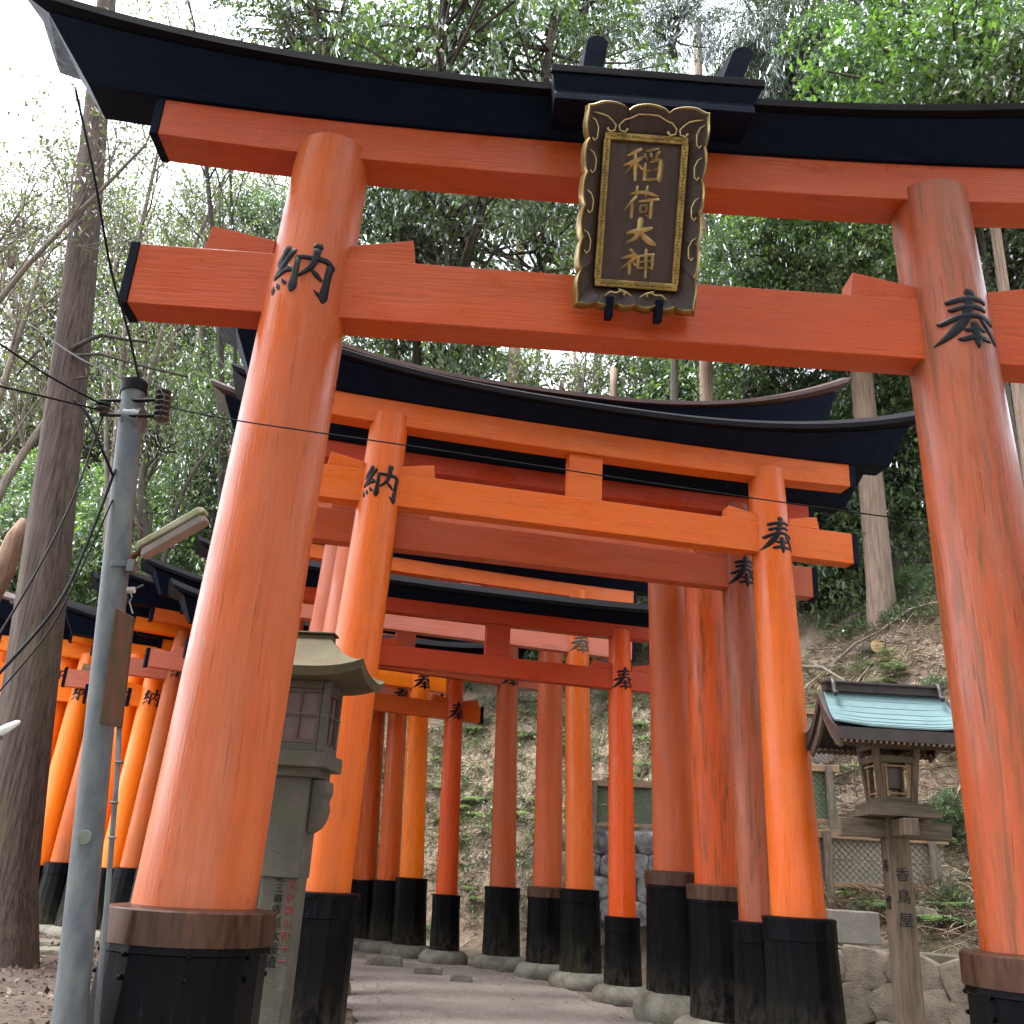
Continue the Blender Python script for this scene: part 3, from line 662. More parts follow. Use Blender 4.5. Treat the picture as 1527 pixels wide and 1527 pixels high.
# golden characters
INA = [[(585, 358, 26), (505, 395, 12)], [(478, 458, 10), (545, 432, 24), (602, 405, 12)], [(553, 380, 18), (545, 550, 22)], [(545, 438, 16), (487, 508, 7)], [(556, 440, 10), (588, 482, 18)],
       [(618, 368, 12), (690, 354, 20)], [(608, 388, 18), (622, 422, 10)], [(648, 385, 18), (652, 418, 10)], [(696, 378, 24), (670, 412, 9)], [(612, 448, 18), (600, 550, 22)],
       [(640, 440, 12), (702, 430, 24), (690, 556, 26)], [(618, 492, 12), (646, 492, 12)], [(660, 486, 12), (690, 486, 12)], [(605, 545, 16), (690, 549, 16)]]
KA = [[(515, 634, 10), (600, 626, 20), (684, 652, 10)], [(560, 590, 20), (554, 652, 12)], [(622, 590, 20), (608, 652, 10)], [(550, 655, 24), (475, 742, 7)], [(528, 692, 14), (518, 782, 22)], [(570, 682, 14), (685, 670, 24)],
      [(648, 676, 20), (632, 784, 24)], [(634, 784, 20), (603, 762, 6)], [(577, 710, 14), (573, 752, 14)], [(575, 709, 12), (614, 707, 14)], [(614, 707, 14), (609, 750, 12)], [(573, 751, 12), (610, 749, 12)]]
DAI = [[(490, 882, 12), (560, 866, 26), (645, 850, 18)], [(577, 790, 30), (566, 860, 24), (540, 910, 22), (478, 946, 6)], [(570, 870, 14), (610, 920, 32), (662, 956, 18)]]
SHIN = [[(512, 985, 22), (532, 1008, 12)], [(458, 1038, 12), (542, 1020, 22), (500, 1068, 16), (443, 1106, 7)], [(505, 1060, 18), (500, 1136, 20)], [(516, 1055, 8), (538, 1082, 18)],
        [(560, 1025, 18), (552, 1102, 16)], [(556, 1026, 14), (652, 1015, 20)], [(648, 1018, 20), (637, 1107, 16)], [(558, 1062, 12), (640, 1056, 12)], [(554, 1101, 12), (636, 1098, 12)], [(607, 985, 20), (598, 1160, 16)]]
EX, EY, O0 = np.array((508., 39.)), np.array((-82., 956.)), np.array((365., 255.)); MI = np.linalg.inv(np.array([EX, EY]).T)
FWd, FHd = (iw+.012)*2, (ih+.012)*2
def plmap(x, y, h):
    a, c_ = MI@(np.array((x, y))-O0); return Vector((-FWd/2+a*FWd, -.0275-h, iz+FHd/2-c_*FHd))
for ch in (INA, KA, DAI, SHIN): obj('golden_character', strokes([[(x_, y_, w_*1.35) for x_, y_, w_ in st_] for st_ in ch], plmap, .013, True), GOLDL, pl)
for sx in (-.13, .12):
    b = MB(); b.box((sx, -.05, -.01), (.035, .1, .11)); obj('iron_bracket', b, BLACK, pl, bevel=.005)

# ------------------------------------------------------------------ text helper (bundled default font)
def text_obj(s, size, material, parent, M, depth=.002, name='inscription', vertical=True):
    mbx = []
    cu = bpy.data.curves.new('glyphs', 'FONT'); cu.size = size; cu.extrude = depth; cu.align_x = 'CENTER'
    cu.body = s
    to = bpy.data.objects.new('glyphs', cu); COL.objects.link(to); bpy.context.view_layer.update()
    me = bpy.data.meshes.new_from_object(to.evaluated_get(bpy.context.evaluated_depsgraph_get()))
    bpy.data.objects.remove(to); bpy.data.curves.remove(cu)
    me.name = name; me.transform(M); me.materials.clear(); me.materials.append(material)
    o = bpy.data.objects.new(name, me); COL.objects.link(o); o.parent = parent; return o
FR = Matrix.Rotation(PI/2, 4, 'X')   # text plane XY -> XZ facing -Y

# ------------------------------------------------------------------ stone lantern
P = at(456, 1070, 5.6); q0 = at(402, 1450, 5.6)
SL = thing('stone_lantern', 'mossy granite lantern with inscribed square post behind the front left pillar', 'stone lantern', (P.x, 5.6, -.18), math.radians(-4))
zt = at(455, 958, 5.6).z+.18; zb_ = P.z+.18        # heights above ground
zc = zb_                                       # centre of light box
b = MB(); b.box((0, 0, .1), (.46, .46, .2)); obj('plinth', b, GRAN, SL, bevel=.02)
hp = at(430, 1245, 5.6).z+.18
b = MB(); b.box((0, 0, (hp+.15)/2), (.20, .20, hp-.1)); post = obj('post', b, GRAN, SL, bevel=.008)
zpl0, zpl1 = at(450, 1165, 5.6).z+.18, at(450, 1127, 5.6).z+.18
b = MB(); b.box((0, 0, (hp+zpl0)/2-.1), (.207, .24, zpl0-hp+.24)); obj('neck', b, GRAN, SL, bevel=.006)
for s in (-1, 1):
    for ax in (0,):
        po = [(.105, zpl0+.01), (.185, zpl0+.005), (.19, zpl0-.06), (.175, zpl0-.10), (.185, zpl0-.15), (.175, zpl0-.2), (.15, zpl0-.245), (.115, zpl0-.27), (.105, zpl0-.275)]
        po = [(.104, a[1]) if a[0] == .105 else (a[0]+.005, a[1]) for a in po]
        b = MB(); wd = .085
        if ax == 0: b.prism(po, lambda a, z, s=s: Vector((s*a, -wd, z)), lambda a, z, s=s: Vector((s*a, wd, z)))
        else: b.prism(po, lambda a, z, s=s: Vector((-wd, s*a, z)), lambda a, z, s=s: Vector((wd, s*a, z)))
        obj('bracket', b, GRAN, SL, bevel=.012)
b = MB(); b.box((0, 0, (zpl0+zpl1)/2-.022), (.30, .30, (zpl1-zpl0)*.5)); b.box((0, 0, (zpl0+zpl1)/2+.035), (.40, .40, (zpl1-zpl0)*.6)); obj('platform', b, GRAN, SL, bevel=.008)
bx0, bx1 = zpl1+.01, at(458, 1022, 5.6).z+.18
b = MB(); w2 = .165
for sx, sy in ((-1, -1), (1, -1), (1, 1), (-1, 1)): b.box((sx*(w2-.02), sy*(w2-.02), (bx0+bx1)/2), (.04, .04, bx1-bx0))
for z, h in ((bx0+.02, .045), (bx1-.02, .045)):
    b.box((0, -w2+.021, z), (2*w2-.085, .036, h)); b.box((0, w2-.021, z), (2*w2-.085, .036, h)); b.box((-w2+.021, 0, z), (.036, 2*w2-.085, h)); b.box((w2-.021, 0, z), (.036, 2*w2-.085, h))
box = obj('light_box', b, GRAN, SL, bevel=.004)
for a in range(4):
    Mz = Matrix.Rotation(a*PI/2, 4, 'Z'); hw = w2-.045; hh = (bx1-bx0)/2-.045; zc_ = (bx0+bx1)/2
    b = MB(); b.box((0, -w2+.03, zc_), (2*hw, .012, 2*hh)); me = b.mesh('pane'); me.transform(Mz); fixn(me); obj('pane', me, WINDOWP, box)
    b = MB()
    for (x, z, dx, dz) in ((0, zc_+hh-.01, 2*hw, .02), (0, zc_-hh+.01, 2*hw, .02), (-hw+.01, zc_, .02, 2*hh-.04), (hw-.01, zc_, .02, 2*hh-.04)): b.box((x, -w2+.017, z), (dx, .014, dz))
    b.box((0, -w2+.019, zc_), (.012, .008, 2*hh-.04)); b.box((0, -w2+.0215, zc_), (2*hw-.04, .008, .01))
    me = b.mesh('window_frame'); me.transform(Mz); fixn(me); obj('window_frame', me, DARKIN, box)
b = MB(); cz = zc_+.015; wr = w2+.006
b.tube([(-wr, -wr, cz), (wr, -wr, cz-.01), (wr, wr, cz), (-wr, wr, cz), (-wr, -wr, cz)], .0025, 5); obj('wire_tie', b, GALV, box)
# curved hipped roof
b = MB(); levels = 8; nseg = 12; ridge_z = zt-.03
for j in range(levels+1):
    t = j/levels; ww = .375*(1-t)+.10*t; wd = .34*(1-t)+.05*t; zz = bx1+.0+(ridge_z-bx1)*(t**1.5*.75+t*.25)
    for sd_ in range(4):
        for i in range(nseg):
            a = i/nseg*2-1; up_ = .055*(abs(a)**3)*(1-t)**2
            x, y = {0: (a*ww, -wd), 1: (ww, a*wd), 2: (-a*ww, wd), 3: (-ww, -a*wd)}[sd_]
            b.v.append((x, y, zz+.05+up_))
N4 = 4*nseg
for j in range(levels):
    for i in range(N4): k = (i+1) % N4; b.f.append((j*N4+i, j*N4+k, (j+1)*N4+k, (j+1)*N4+i))
b.f.append(tuple(levels*N4+i for i in range(N4)))
base0 = len(b.v)
for i in range(N4): v = b.v[i]; b.v.append((v[0]*.97, v[1]*.97, v[2]-.05))
for i in range(N4): v = b.v[i]; b.v.append((v[0]*.5, v[1]*.5, bx1+.002))
for i in range(N4): k = (i+1) % N4; b.f.append((base0+i, base0+k, k, i)); b.f.append((base0+N4+i, base0+N4+k, base0+k, base0+i))
b.f.append(tuple(base0+N4+i for i in range(N4-1, -1, -1)))
obj('roof', b, GRANR, SL, smooth=True, autos=35)
b = MB(); b.box((0, 0, zt+.02), (.22, .10, .04)); b.box((0, 0, zt+.05), (.25, .13, .014)); obj('ridge_cap', b, GRANR, SL, bevel=.008)
fy = -.1015
zi = lambda y: at(420, y, 5.6).z+.18
def column(word, x, y0, y1, size, m_, nm):
    for k, ch in enumerate(word):
        z = zi(y0)+(zi(y1)-zi(y0))*(k+.5)/len(word)
        text_obj(ch, size, m_, post, Matrix.Translation((x, fy, z-size*.36)) @ FR, name=nm)
column('大阪市北区葉山町十一', .070, 1255, 1440, .048, REDINK, 'red_character')
column('海老三商店', .004, 1286, 1362, .048, LETTER, 'black_character')
column('杉木辰造', .008, 1366, 1442, .064, LETTER, 'black_character')
column('全つ渡社', -.045, 1366, 1442, .058, LETTER, 'black_character')

# ------------------------------------------------------------------ wooden lantern
YL = 7.2; fl_, frr = at(1308, 1166, YL-.155), at(1372, 1166, YL-.155)
lx = (fl_.x+frr.x)/2; P = at(1340, 1166, YL)
WL = thing('wooden_lantern', 'weathered wooden shrine lantern with blue-green copper roof by the hillside', 'wooden lantern', (lx, YL, -.18), math.radians(0))
zz = lambda y, Y=YL: at(1340, y, Y).z+.18
pt = zz(1218); b = MB(); b.box((0, 0, pt/2), (.155, .155, pt)); wp = obj('post', b, WOOD, WL, bevel=.006)
b = MB(); b.box((0, 0, pt-.09), (.80, .095, .125)); obj('cross_arm', b, WOODH, WL, bevel=.005)
b = MB(); b.box((0, -.01, pt-.085), (.10, .62, .115)); obj('cross_arm', b, WOOD, WL, bevel=.005)
b = MB(); b.box((0, 0, pt+.012), (.50, .50, .05)); obj('platform', b, WOODH, WL, bevel=.004)
b = MB(); b.box((0, 0, pt+.06), (.40, .40, .045)); obj('platform', b, WOODH, WL, bevel=.004)
b0, b1 = pt+.083, zz(1110)
def taper_frame(b, wB, wT, z0, z1):
    cs = []
    for sx, sy in ((-1, -1), (1, -1), (1, 1), (-1, 1)):
        vs = []
        for w, z in ((wB, z0), (wT, z1)):
            for dx, dy in ((0, 0), (-.045, 0), (-.045, -.045), (0, -.045)): vs.append((sx*(w+dx), sy*(w+dy), z))
        b.add(vs, [(3, 2, 1, 0), (4, 5, 6, 7), (0, 1, 5, 4), (1, 2, 6, 5), (2, 3, 7, 6), (3, 0, 4, 7)])
b = MB(); wB, wT = .135, .175; taper_frame(b, wB, wT, b0, b1); cage = obj('lamp_house', b, WOOD, WL, bevel=.003)
def lerpw(z): return wB+(wT-wB)*(z-b0)/(b1-b0)
for a in range(4):
    Mz = Matrix.Rotation(a*PI/2, 4, 'Z')
    for zf, h in ((.04, .05), (.70, .045), (.95, .07)):
        b = MB(); z = b0+(b1-b0)*zf; w = lerpw(z); b.box((0, -w+.018, z), (2*w-.085, .028, h))
        me = b.mesh('rail'); me.transform(Mz); fixn(me); obj('rail', me, WOODH, cage)
    b = MB()
    for k in (-1, 1):
        for zf in (.38,):
            z = b0+(b1-b0)*zf; w = lerpw(z); b.box((k*(w-.075), -w+.02, z), (.012, .012, (b1-b0)*.55))
    for zf in (.16, .60):
        z = b0+(b1-b0)*zf; w = lerpw(z); b.box((0, -w+.022, z), (2*w-.09, .010, .010))
    for k in (-1, 1):
        z = b0+(b1-b0)*.38; w = lerpw(z); b.box((k*(w-.055), -w+.03, z), (.035, .008, (b1-b0)*.56))
    me = b.mesh('lattice'); me.transform(Mz); fixn(me); obj('lattice', me, TAN, cage)
b = MB(); b.box((0, 0, (b0+b1)/2), (.13, .13, (b1-b0)*.5)); obj('inner_lamp', b, DARKIN, WL)
# roof: ridge along x, concave slopes
re, rd = .50, .37; rz0, rz1 = zz(1088, YL-.3), zz(1038)
def rprof(t): return (rd*(1-t), rz0+(rz1-rz0)*(.35*t+.65*t*t))   # t 0 eave ..1 ridge
crs = 7
for s in (-1, 1):
    for k in range(crs):
        t0, t1 = k/crs, (k+1)/crs*1.02; y0, z0 = rprof(t0); y1, z1 = rprof(min(t1, 1)); lift = .008
        b = MB(); ex0 = re-.05*t0; ex1 = re-.05*t1
        vs = []
        for (y, z, e) in ((y0, z0+lift, ex0), (y1, z1+lift*.2, ex1)):
            for u in (-1, -.5, 0, .5, 1): vs.append((u*e, s*y, z+.03*abs(u)**3*(1-t0)))
        for (y, z, e) in ((y0, z0-.004, ex0), (y1, z1-.008, ex1)):
            for u in (-1, -.5, 0, .5, 1): vs.append((u*e, s*y, z+.03*abs(u)**3*(1-t0)))
        fs = [(i, i+1, 6+i, 5+i) for i in range(4)]+[(10+i, 11+i, 16+i, 15+i) for i in range(4)]+[(i, i+1, 11+i, 10+i) for i in range(4)]+[(5+i, 6+i, 16+i, 15+i) for i in range(4)]+[(0, 5, 15, 10), (4, 9, 19, 14)]
        b.add(vs, fs); obj('copper_course', b, PATINA, WL)
    # eave thickness and underside
    b = MB(); poly = [];
    for k in range(9): y, z = rprof(k/8); poly.append((y, z-.012))
    poly2 = [(max(0, y-.012*0), z-.075-.02*(1-k/8)) for k, (y, z) in enumerate([rprof(k/8) for k in range(9)])][::-1]
    b.prism(poly+[(0, poly[-1][1]-.07)]+poly2[1:], lambda y, z, s=s: Vector((-re+.005, s*y, z)), lambda y, z, s=s: Vector((re-.005, s*y, z)))
    obj('eave', b, plain('dark_eave', (.035, .025, .025), .5, .1, .3) if s < 0 else bpy.data.materials['dark_eave'], WL)
    for k in range(22):
        x = -re+.06+k*(2*re-.12)/21; y, z = rprof(.02); b = MB(); b.box((x, s*(rd-.10), z-.108), (.016, .20, .018)); obj('rafter', b, WOOD, WL)
    for sx in (-1, 1):   # barge boards
        poly = [];
        for k in range(9): y, z = rprof(k/8); poly.append((y-.02 if k == 0 else y, z-.085))
        poly3 = [(max(0, y-.035), z-.06) for y, z in poly][::-1]
        b = MB(); b.prism(poly+poly3, lambda y, z, s=s, sx=sx: Vector((sx*(re-.03), s*y, z)), lambda y, z, s=s, sx=sx: Vector((sx*(re-.055), s*y, z))); obj('barge_board', b, WOOD, WL)
b = MB(); b.box((0, 0, rz0-.02), (.66, .40, .05)); obj('wall_plate', b, WOODH, WL)
b = MB(); b.prism([(-.25, rz0), (.25, rz0), (0, rz1-.08)], lambda y, z: Vector((-.33, y, z)), lambda y, z: Vector((.33, y, z))); obj('gable', b, WOOD, WL)
b = MB(); b.box((0, 0, rz1+.035), (.90, .07, .06)); b.box((0, 0, rz1+.072), (.92, .11, .02)); rdg = obj('ridge', b, bpy.data.materials['dark_eave'], WL, bevel=.004)
for sx in (-1, 1):
    b = MB()
    for s in (-1, 1): b.tube([(sx*.40, 0, rz1+.10), (sx*.40, s*.06, rz1+.085), (sx*.40, s*.085, rz1+.04), (sx*.40, s*.09, rz1-.01), (sx*.40, s*.12, rz1-.035), (sx*.40, s*.135, rz1-.015)], .016, 6)
    obj('ridge_horn', b, PATINA if sx > 5 else bpy.data.materials['dark_eave'], rdg, smooth=True)
zi = lambda y: at(1340, y, YL-.08).z+.18
text_obj('香', .10, LETTER, wp, Matrix.Translation((0, -.0785, zi(1312))) @ FR)
text_obj('鳥', .10, LETTER, wp, Matrix.Translation((0, -.0785, zi(1345))) @ FR)
text_obj('屋', .10, LETTER, wp, Matrix.Translation((0, -.0785, zi(1380))) @ FR)
FL = Matrix.Rotation(-PI/2, 4, 'Z') @ FR
text_obj('奉', .10, LETTER, wp, Matrix.Translation((-.0785, 0, zi(1300))) @ FL)
text_obj('燈', .10, LETTER, wp, Matrix.Translation((-.0785, 0, zi(1355))) @ FL)

# ------------------------------------------------------------------ utility pole with lamp, wires
YP = 3.9
ptop, pbot = at(200, 578, YP), at(103, 1527, YP); dirp = (ptop-pbot).normalized(); foot = pbot-dirp*((pbot.z+.25)/dirp.z)
UP = thing('utility_pole', 'leaning galvanised steel pole with insulators left of the front gate', 'utility pole', foot)
def L(p): return Vector(p)-foot
b = MB(); b.tube([L(foot+(ptop-foot)*k/10) for k in range(11)], [.062-.010*k/10 for k in range(11)], 24); obj('shaft', b, GALV, UP, smooth=True, autos=50)
b = MB(); b.tube([L(ptop-dirp*.03), L(ptop+dirp*.022)], .058, 24); obj('top_cap', b, RUBBER, UP, smooth=True, autos=50)
def stack(pos, ax, n, r, pitch, m, name='insulator'):
    b = MB(); pr = []
    for k in range(n): pr += [(r*.45, k*pitch), (r, k*pitch+pitch*.3), (r, k*pitch+pitch*.5), (r*.45, k*pitch+pitch*.75)]
    b.lathe(pr, 14, L(pos), ax=ax); return obj(name, b, m, UP, smooth=True, autos=40)
b = MB(); b.tube([L(at(150, 597, YP)), L(at(205, 597, YP-.05)), L(at(245, 596, YP))], .009, 6); b.tube([L(at(150, 618, YP)), L(at(200, 620, YP-.06)), L(at(245, 620, YP))], .009, 6); obj('cross_bar', b, RUBBER, UP)
stack(at(240, 628, YP), dirp, 6, .036, .027, DPORC)
stack(at(152, 613, YP), dirp, 2, .036, .022, DPORC)
b = MB(); b.tube([L(at(188, 626, YP)), L(at(212, 628, YP))], .06, 16); obj('clamp', b, GALV, UP, smooth=True, autos=40)
# conduit, ties, band
cpts = [at(178, 1083, YP-.07), at(175, 1150, YP-.07), at(167, 1250, YP-.07), at(159, 1350, YP-.07), at(151, 1440, YP-.07), at(143, 1540, YP-.07)]
b = MB(); b.tube([L(p) for p in cpts], .010, 10); obj('conduit', b, GALV, UP, smooth=True)
for yy, xx in ((1138, 178), (1198, 170), (1250, 167)):
    c0 = at(xx, yy, YP-.07); b = MB(); b.tube([L(c0+Vector((.014*math.cos(a), .014*math.sin(a), .003))) for a in np.linspace(0, 2*PI, 13)], .0045, 5); obj('cable_tie', b, GALV, UP)
c0 = at(180, 845, YP); b = MB(); b.lathe([(.060, -.014), (.060, .014), (.055, .014), (.055, -.014)], 24, L(c0), ax=dirp, cap=False); b.box(L(at(197, 845, YP-.03)), (.03, .05, .05)); obj('steel_band', b, GALV, UP)
stack(at(190, 880, YP-.03), (1, -.1, .05), 3, .014, .012, PORC); stack(at(158, 880, YP-.03), (-1, 0, 0), 2, .012, .012, PORC)
b = MB(); b.tube([L(at(199, 879, YP-.03)), L(at(214, 872, YP-.03))], .004, 6)
b.tube([L(at(193, 880, YP-.05)), L(at(197, 890, YP-.06)), L(at(193, 898, YP-.06)), L(at(198, 915, YP-.07))], .003, 6); obj('hook_wire', b, GALV, UP)
# board on the pole
bd = [at(172, 905, YP-.09), at(199, 920, YP-.09), at(180, 1085, YP-.09), at(148, 1078, YP-.09)]
b = MB(); b.prism([(0, 0), (1, 0), (2, 0), (3, 0)], lambda a, c_: L(bd[int(a)]), lambda a, c_: L(bd[int(a)]+Vector((0, .02, 0)))); obj('name_board', b, RUST, UP, bevel=.002)
# knot ring
b = MB(); c0 = at(126, 1249, YP-.06); b.lathe([(.028, 0), (.026, .003), (.02, .003)], 18, L(c0), ax=(0, -1, .05)); obj('patch', b, plain('dull_patch', (.11, .12, .10), .8), UP)

LM = thing('street_lamp', 'mossy fluorescent lamp tilted upward on the steel pole', 'lamp', at(205, 826, YP-.05))
lo_ = LM.location.copy(); a0, a1 = at(206, 824, YP-.06)-lo_, at(309, 766, YP-.12)-lo_; ax = (a1-a0).normalized(); sd_ = Vector((0, -1, 0)).cross(ax).normalized()
def lampbox(w0, w1, off, d, name, m, trim=0):
    b = MB(); nn = sd_ if sd_.z > 0 else -sd_; vs = []
    for k, e in ((0, .6), (.06, .95), (.94, 1), (1, .7)):
        c_ = a0.lerp(a1, k+trim*(.5-k))
        for sx, sz in ((-1, -1), (1, -1), (1, 1), (-1, 1)): vs.append(c_+Vector((0, 1, 0))*sx*d*e/2+nn*(off+(sz*.5+.5)*(w1-w0)*e+w0))
    fs = [(3, 2, 1, 0), (12, 13, 14, 15)]
    for j in range(3):
        for i in range(4): k = (i+1) % 4; fs.append((j*4+i, j*4+k, j*4+4+k, j*4+4+i))
    b.add(vs, fs); return obj(name, b, m, LM, bevel=.006)
lampbox(0, .03, .0, .085, 'housing', LAMPW); lampbox(-.036, 0, -.001, .07, 'diffuser', LAMPD, .06)
b = MB(); b.tube([a0+ax*.02, at(199, 830, YP-.03)-lo_, at(196, 850, YP-.03)-lo_], .013, 8); b.tube([at(205, 820, YP-.06)-lo_, at(212, 790, YP-.08)-lo_, at(200, 775, YP-.06)-lo_, at(198, 790, YP-.05)-lo_], .003, 5); obj('arm', b, RUST, LM)
L2 = thing('street_lamp', 'white tip of a fluorescent lamp reaching in at the left edge', 'lamp', at(0, 1092, 3.6))
o2 = L2.location.copy(); b = MB(); b.tube([at(-70, 1130, 3.6)-o2, at(10, 1086, 3.6)-o2, at(27, 1077, 3.6)-o2, at(30, 1076, 3.6)-o2], [.016, .016, .009, .003], 10); obj('tube_cover', b, plain('white_plastic', (.75, .75, .72), .4), L2, smooth=True)
b = MB(); b.tube([at(-70, 1136, 3.6)-o2, at(2, 1098, 3.6)-o2], .012, 8); obj('bracket', b, GALV, L2, smooth=True)

def cable(pts, r, label, sag=0, n=24):
    P = [Vector(p) for p in pts]; out = []
    sp_ = smoothpath([tuple(p) for p in P], 8) if len(P) > 2 else [np.array(P[0].lerp(P[1], k/n)) for k in range(n+1)]
    m = len(sp_)-1
    for i, p in enumerate(sp_): out.append(Vector(p)-Vector((0, 0, sag*4*(i/m)*(1-i/m))))
    b = MB(); b.tube(out, r, 6); o = obj('cable', b, RUBBER, smooth=True); return tag(o, label, 'cable', 'overhead cables')
w = lambda x: 1/(.2564-3.3e-5*(x-250))
cable([at(248, 606, w(250)), at(353, 627, w(353)), at(605, 664, w(605)), at(845, 701, w(845)), at(1125, 743, w(1125)), at(1366, 776, w(1366)), at(1700, 815, w(1700))], .0035, 'thin cable running from the pole across the front of the gates')
cable([at(-60, 470, 3.2), at(60, 553, 3.55), at(152, 603, YP-.02)], .0045, 'upper cable from the left edge to the pole insulator')
cable([at(-60, 562, 3.2), at(60, 590, 3.5), at(152, 612, YP-.02)], .0045, 'lower cable from the left edge to the pole insulator')
cable([at(40, 480, 5.5), at(120, 535, 4.6), at(205, 568, YP)], .004, 'cable coming down from behind the cedar to the pole top')
cable([at(112, 130, 3.4), at(140, 260, 3.5), at(165, 400, 3.7), at(190, 490, 3.8), at(207, 565, YP-.03)], .006, 'thick cable dropping from the roof tip to the pole top')
cable([at(110, 596, YP-.1), at(130, 618, YP-.1), at(148, 660, YP-.1), at(168, 708, YP-.06)], .0065, 'looped cable curling beside the pole under the insulators')
cable([at(153, 620, YP), at(110, 740, 3.7), at(50, 860, 3.5), at(-40, 1010, 3.3)], .0045, 'steep cable from the insulator down across the cedar trunk')
cable([at(172, 700, YP-.05), at(130, 810, 3.75), at(80, 910, 3.6), at(-30, 1035, 3.4)], .0065, 'thick steep cable from the pole down to the left edge')
cable([at(168, 745, YP-.05), at(125, 840, 3.8), at(70, 945, 3.7), at(-40, 1075, 3.5)], .0035, 'thin lowest steep cable from the pole to the left edge')
cable([at(236, 575, YP-.06), at(246, 600, YP-.1), at(234, 640, YP-.1), at(243, 668, YP-.1), at(262, 660, YP-.1)], .003, 'loose wire curling below the insulator stack')
cable([at(215, 640, YP-.05), at(228, 652, YP-.1), at(240, 672, YP-.08), at(262, 674, YP-.1)], .004, 'pale wire loop hanging right of the pole')

# ------------------------------------------------------------------ stones, walls, fences on the bank
rr = random.Random(11)
def rock_mb(c, sx, sy, sz, seed, sub=2):
    import bmesh
    bm = bmesh.new(); bmesh.ops.create_icosphere(bm, subdivisions=sub+1, radius=1)
    r_ = random.Random(seed); ph = [r_.uniform(0, 6) for _ in range(6)]
    for v in bm.verts:
        k = 1+.13*math.sin(v.co.x*2.3+ph[0])*math.cos(v.co.y*2.1+ph[1])+.08*math.sin(v.co.z*4+ph[2])+.05*math.sin(v.co.x*9+ph[3])*math.sin(v.co.y*8+ph[4])*math.sin(v.co.z*9+ph[5])+r_.uniform(-.02, .02)
        q = v.co*k; m_ = max(abs(q.x), abs(q.y), abs(q.z)); q = q*.2+Vector([max(-.62, min(.62, t_)) for t_ in q])*1.05
        v.co = Vector((c[0]+q.x*sx, c[1]+q.y*sy, c[2]+q.z*sz))
    b = MB(); b.add([v.co for v in bm.verts], [[v.index for v in f.verts] for f in bm.faces]); bm.free(); return b
# mortared boulder wall at right
wall = thing('retaining_wall', 'low rough stone retaining wall behind the wooden lantern post', 'stone wall', (0, 0, 0))
pA, pB = Vector((2.75, 9.35, 0)), Vector((5.3, 7.9, 0)); dW = (pB-pA).normalized(); nW = Vector((dW.y, -dW.x, 0))
b = MB(); po = [(0, -.3), (3.2, -.3), (3.2, .62), (0, .62)]
b.prism(po, lambda a, z: pA+dW*a+Vector((0, 0, z)), lambda a, z: pA+dW*a-nW*.45+Vector((0, 0, z))); obj('mortar_core', b, stone('mortar', (.16, .135, .10), (.09, .075, .055), 5, .3, .04), wall)
a = 0
for row in range(3):
    a = -.1+row*.13
    while a < 3.15:
        w_ = rr.uniform(.28, .5); h_ = .30; c0 = pA+dW*(a+w_/2)+nW*.0+Vector((0, 0, -.05+row*.265+rr.uniform(-.03, .03)))
        me = rock_mb((0, 0, 0), w_*.66, .12, h_*.64, rr.random()).mesh('stone'); me.transform(Matrix.Translation(c0) @ Matrix.Rotation(math.atan2(dW.y, dW.x)+rr.uniform(-.1, .1), 4, 'Z') @ Matrix.Rotation(rr.uniform(-.6, .6), 4, 'Y')); fixn(me)
        obj('stone', me, ROCK, wall); a += w_*.96
b = MB(); b.box(Vector((3.38, 9.62, .78)), (.46, .34, .28), Matrix.Rotation(-.15, 3, 'Z')); tag(obj('concrete_block', b, BLOCK, bevel=.012), 'pale squared concrete block on the retaining wall by the second right pillar', 'block')
for k, (x, y, s) in enumerate([(3.0, 9.55, .13), (3.1, 9.65, .1), (3.72, 9.65, .12), (3.85, 9.7, .09), (4.2, 10.0, .16)]):
    o = obj('rock', rock_mb((x, y, hterr(x, y)+.03), s, s, s*.8, k), ROCKG if k % 2 else ROCK); tag(o, ['dark angular rock left of the concrete block', 'small grey rock against the concrete block', 'pale rock right of the concrete block', 'small grey rock behind the lantern post', 'flat tan rock in the leaves right of the lantern post'][k], 'rock', 'loose rocks on the bank')
# block wall seen between right pillars
bw = thing('block_wall', 'grey split-stone block wall seen between the slim right pillars', 'stone wall')
q1, q2 = Vector((.9, 16.3, 0)), Vector((3.7, 14.2, 0)); dB = (q2-q1).normalized(); Lb = (q2-q1).length
for row in range(4):
    a = (row % 2)*.22-.2; zc = .62+row*.33
    while a < Lb:
        w_ = .42; c0 = q1+dB*(a+w_/2)+Vector((0, 0, zc)); me = rock_mb((0, 0, 0), w_*.60, .2, .21, rr.random()).mesh('stone')
        me.transform(Matrix.Translation(c0) @ Matrix.Rotation(math.atan2(dB.y, dB.x), 4, 'Z')); fixn(me); obj('stone', me, ROCKG, bw); a += w_
b = MB(); c0 = (q1+q2)/2+Vector((0, .22, 1.0)); b.box(c0, (Lb, .25, 1.7), Matrix.Rotation(math.atan2(dB.y, dB.x), 3, 'Z')); obj('mortar_core', b, BLOCK, bw)

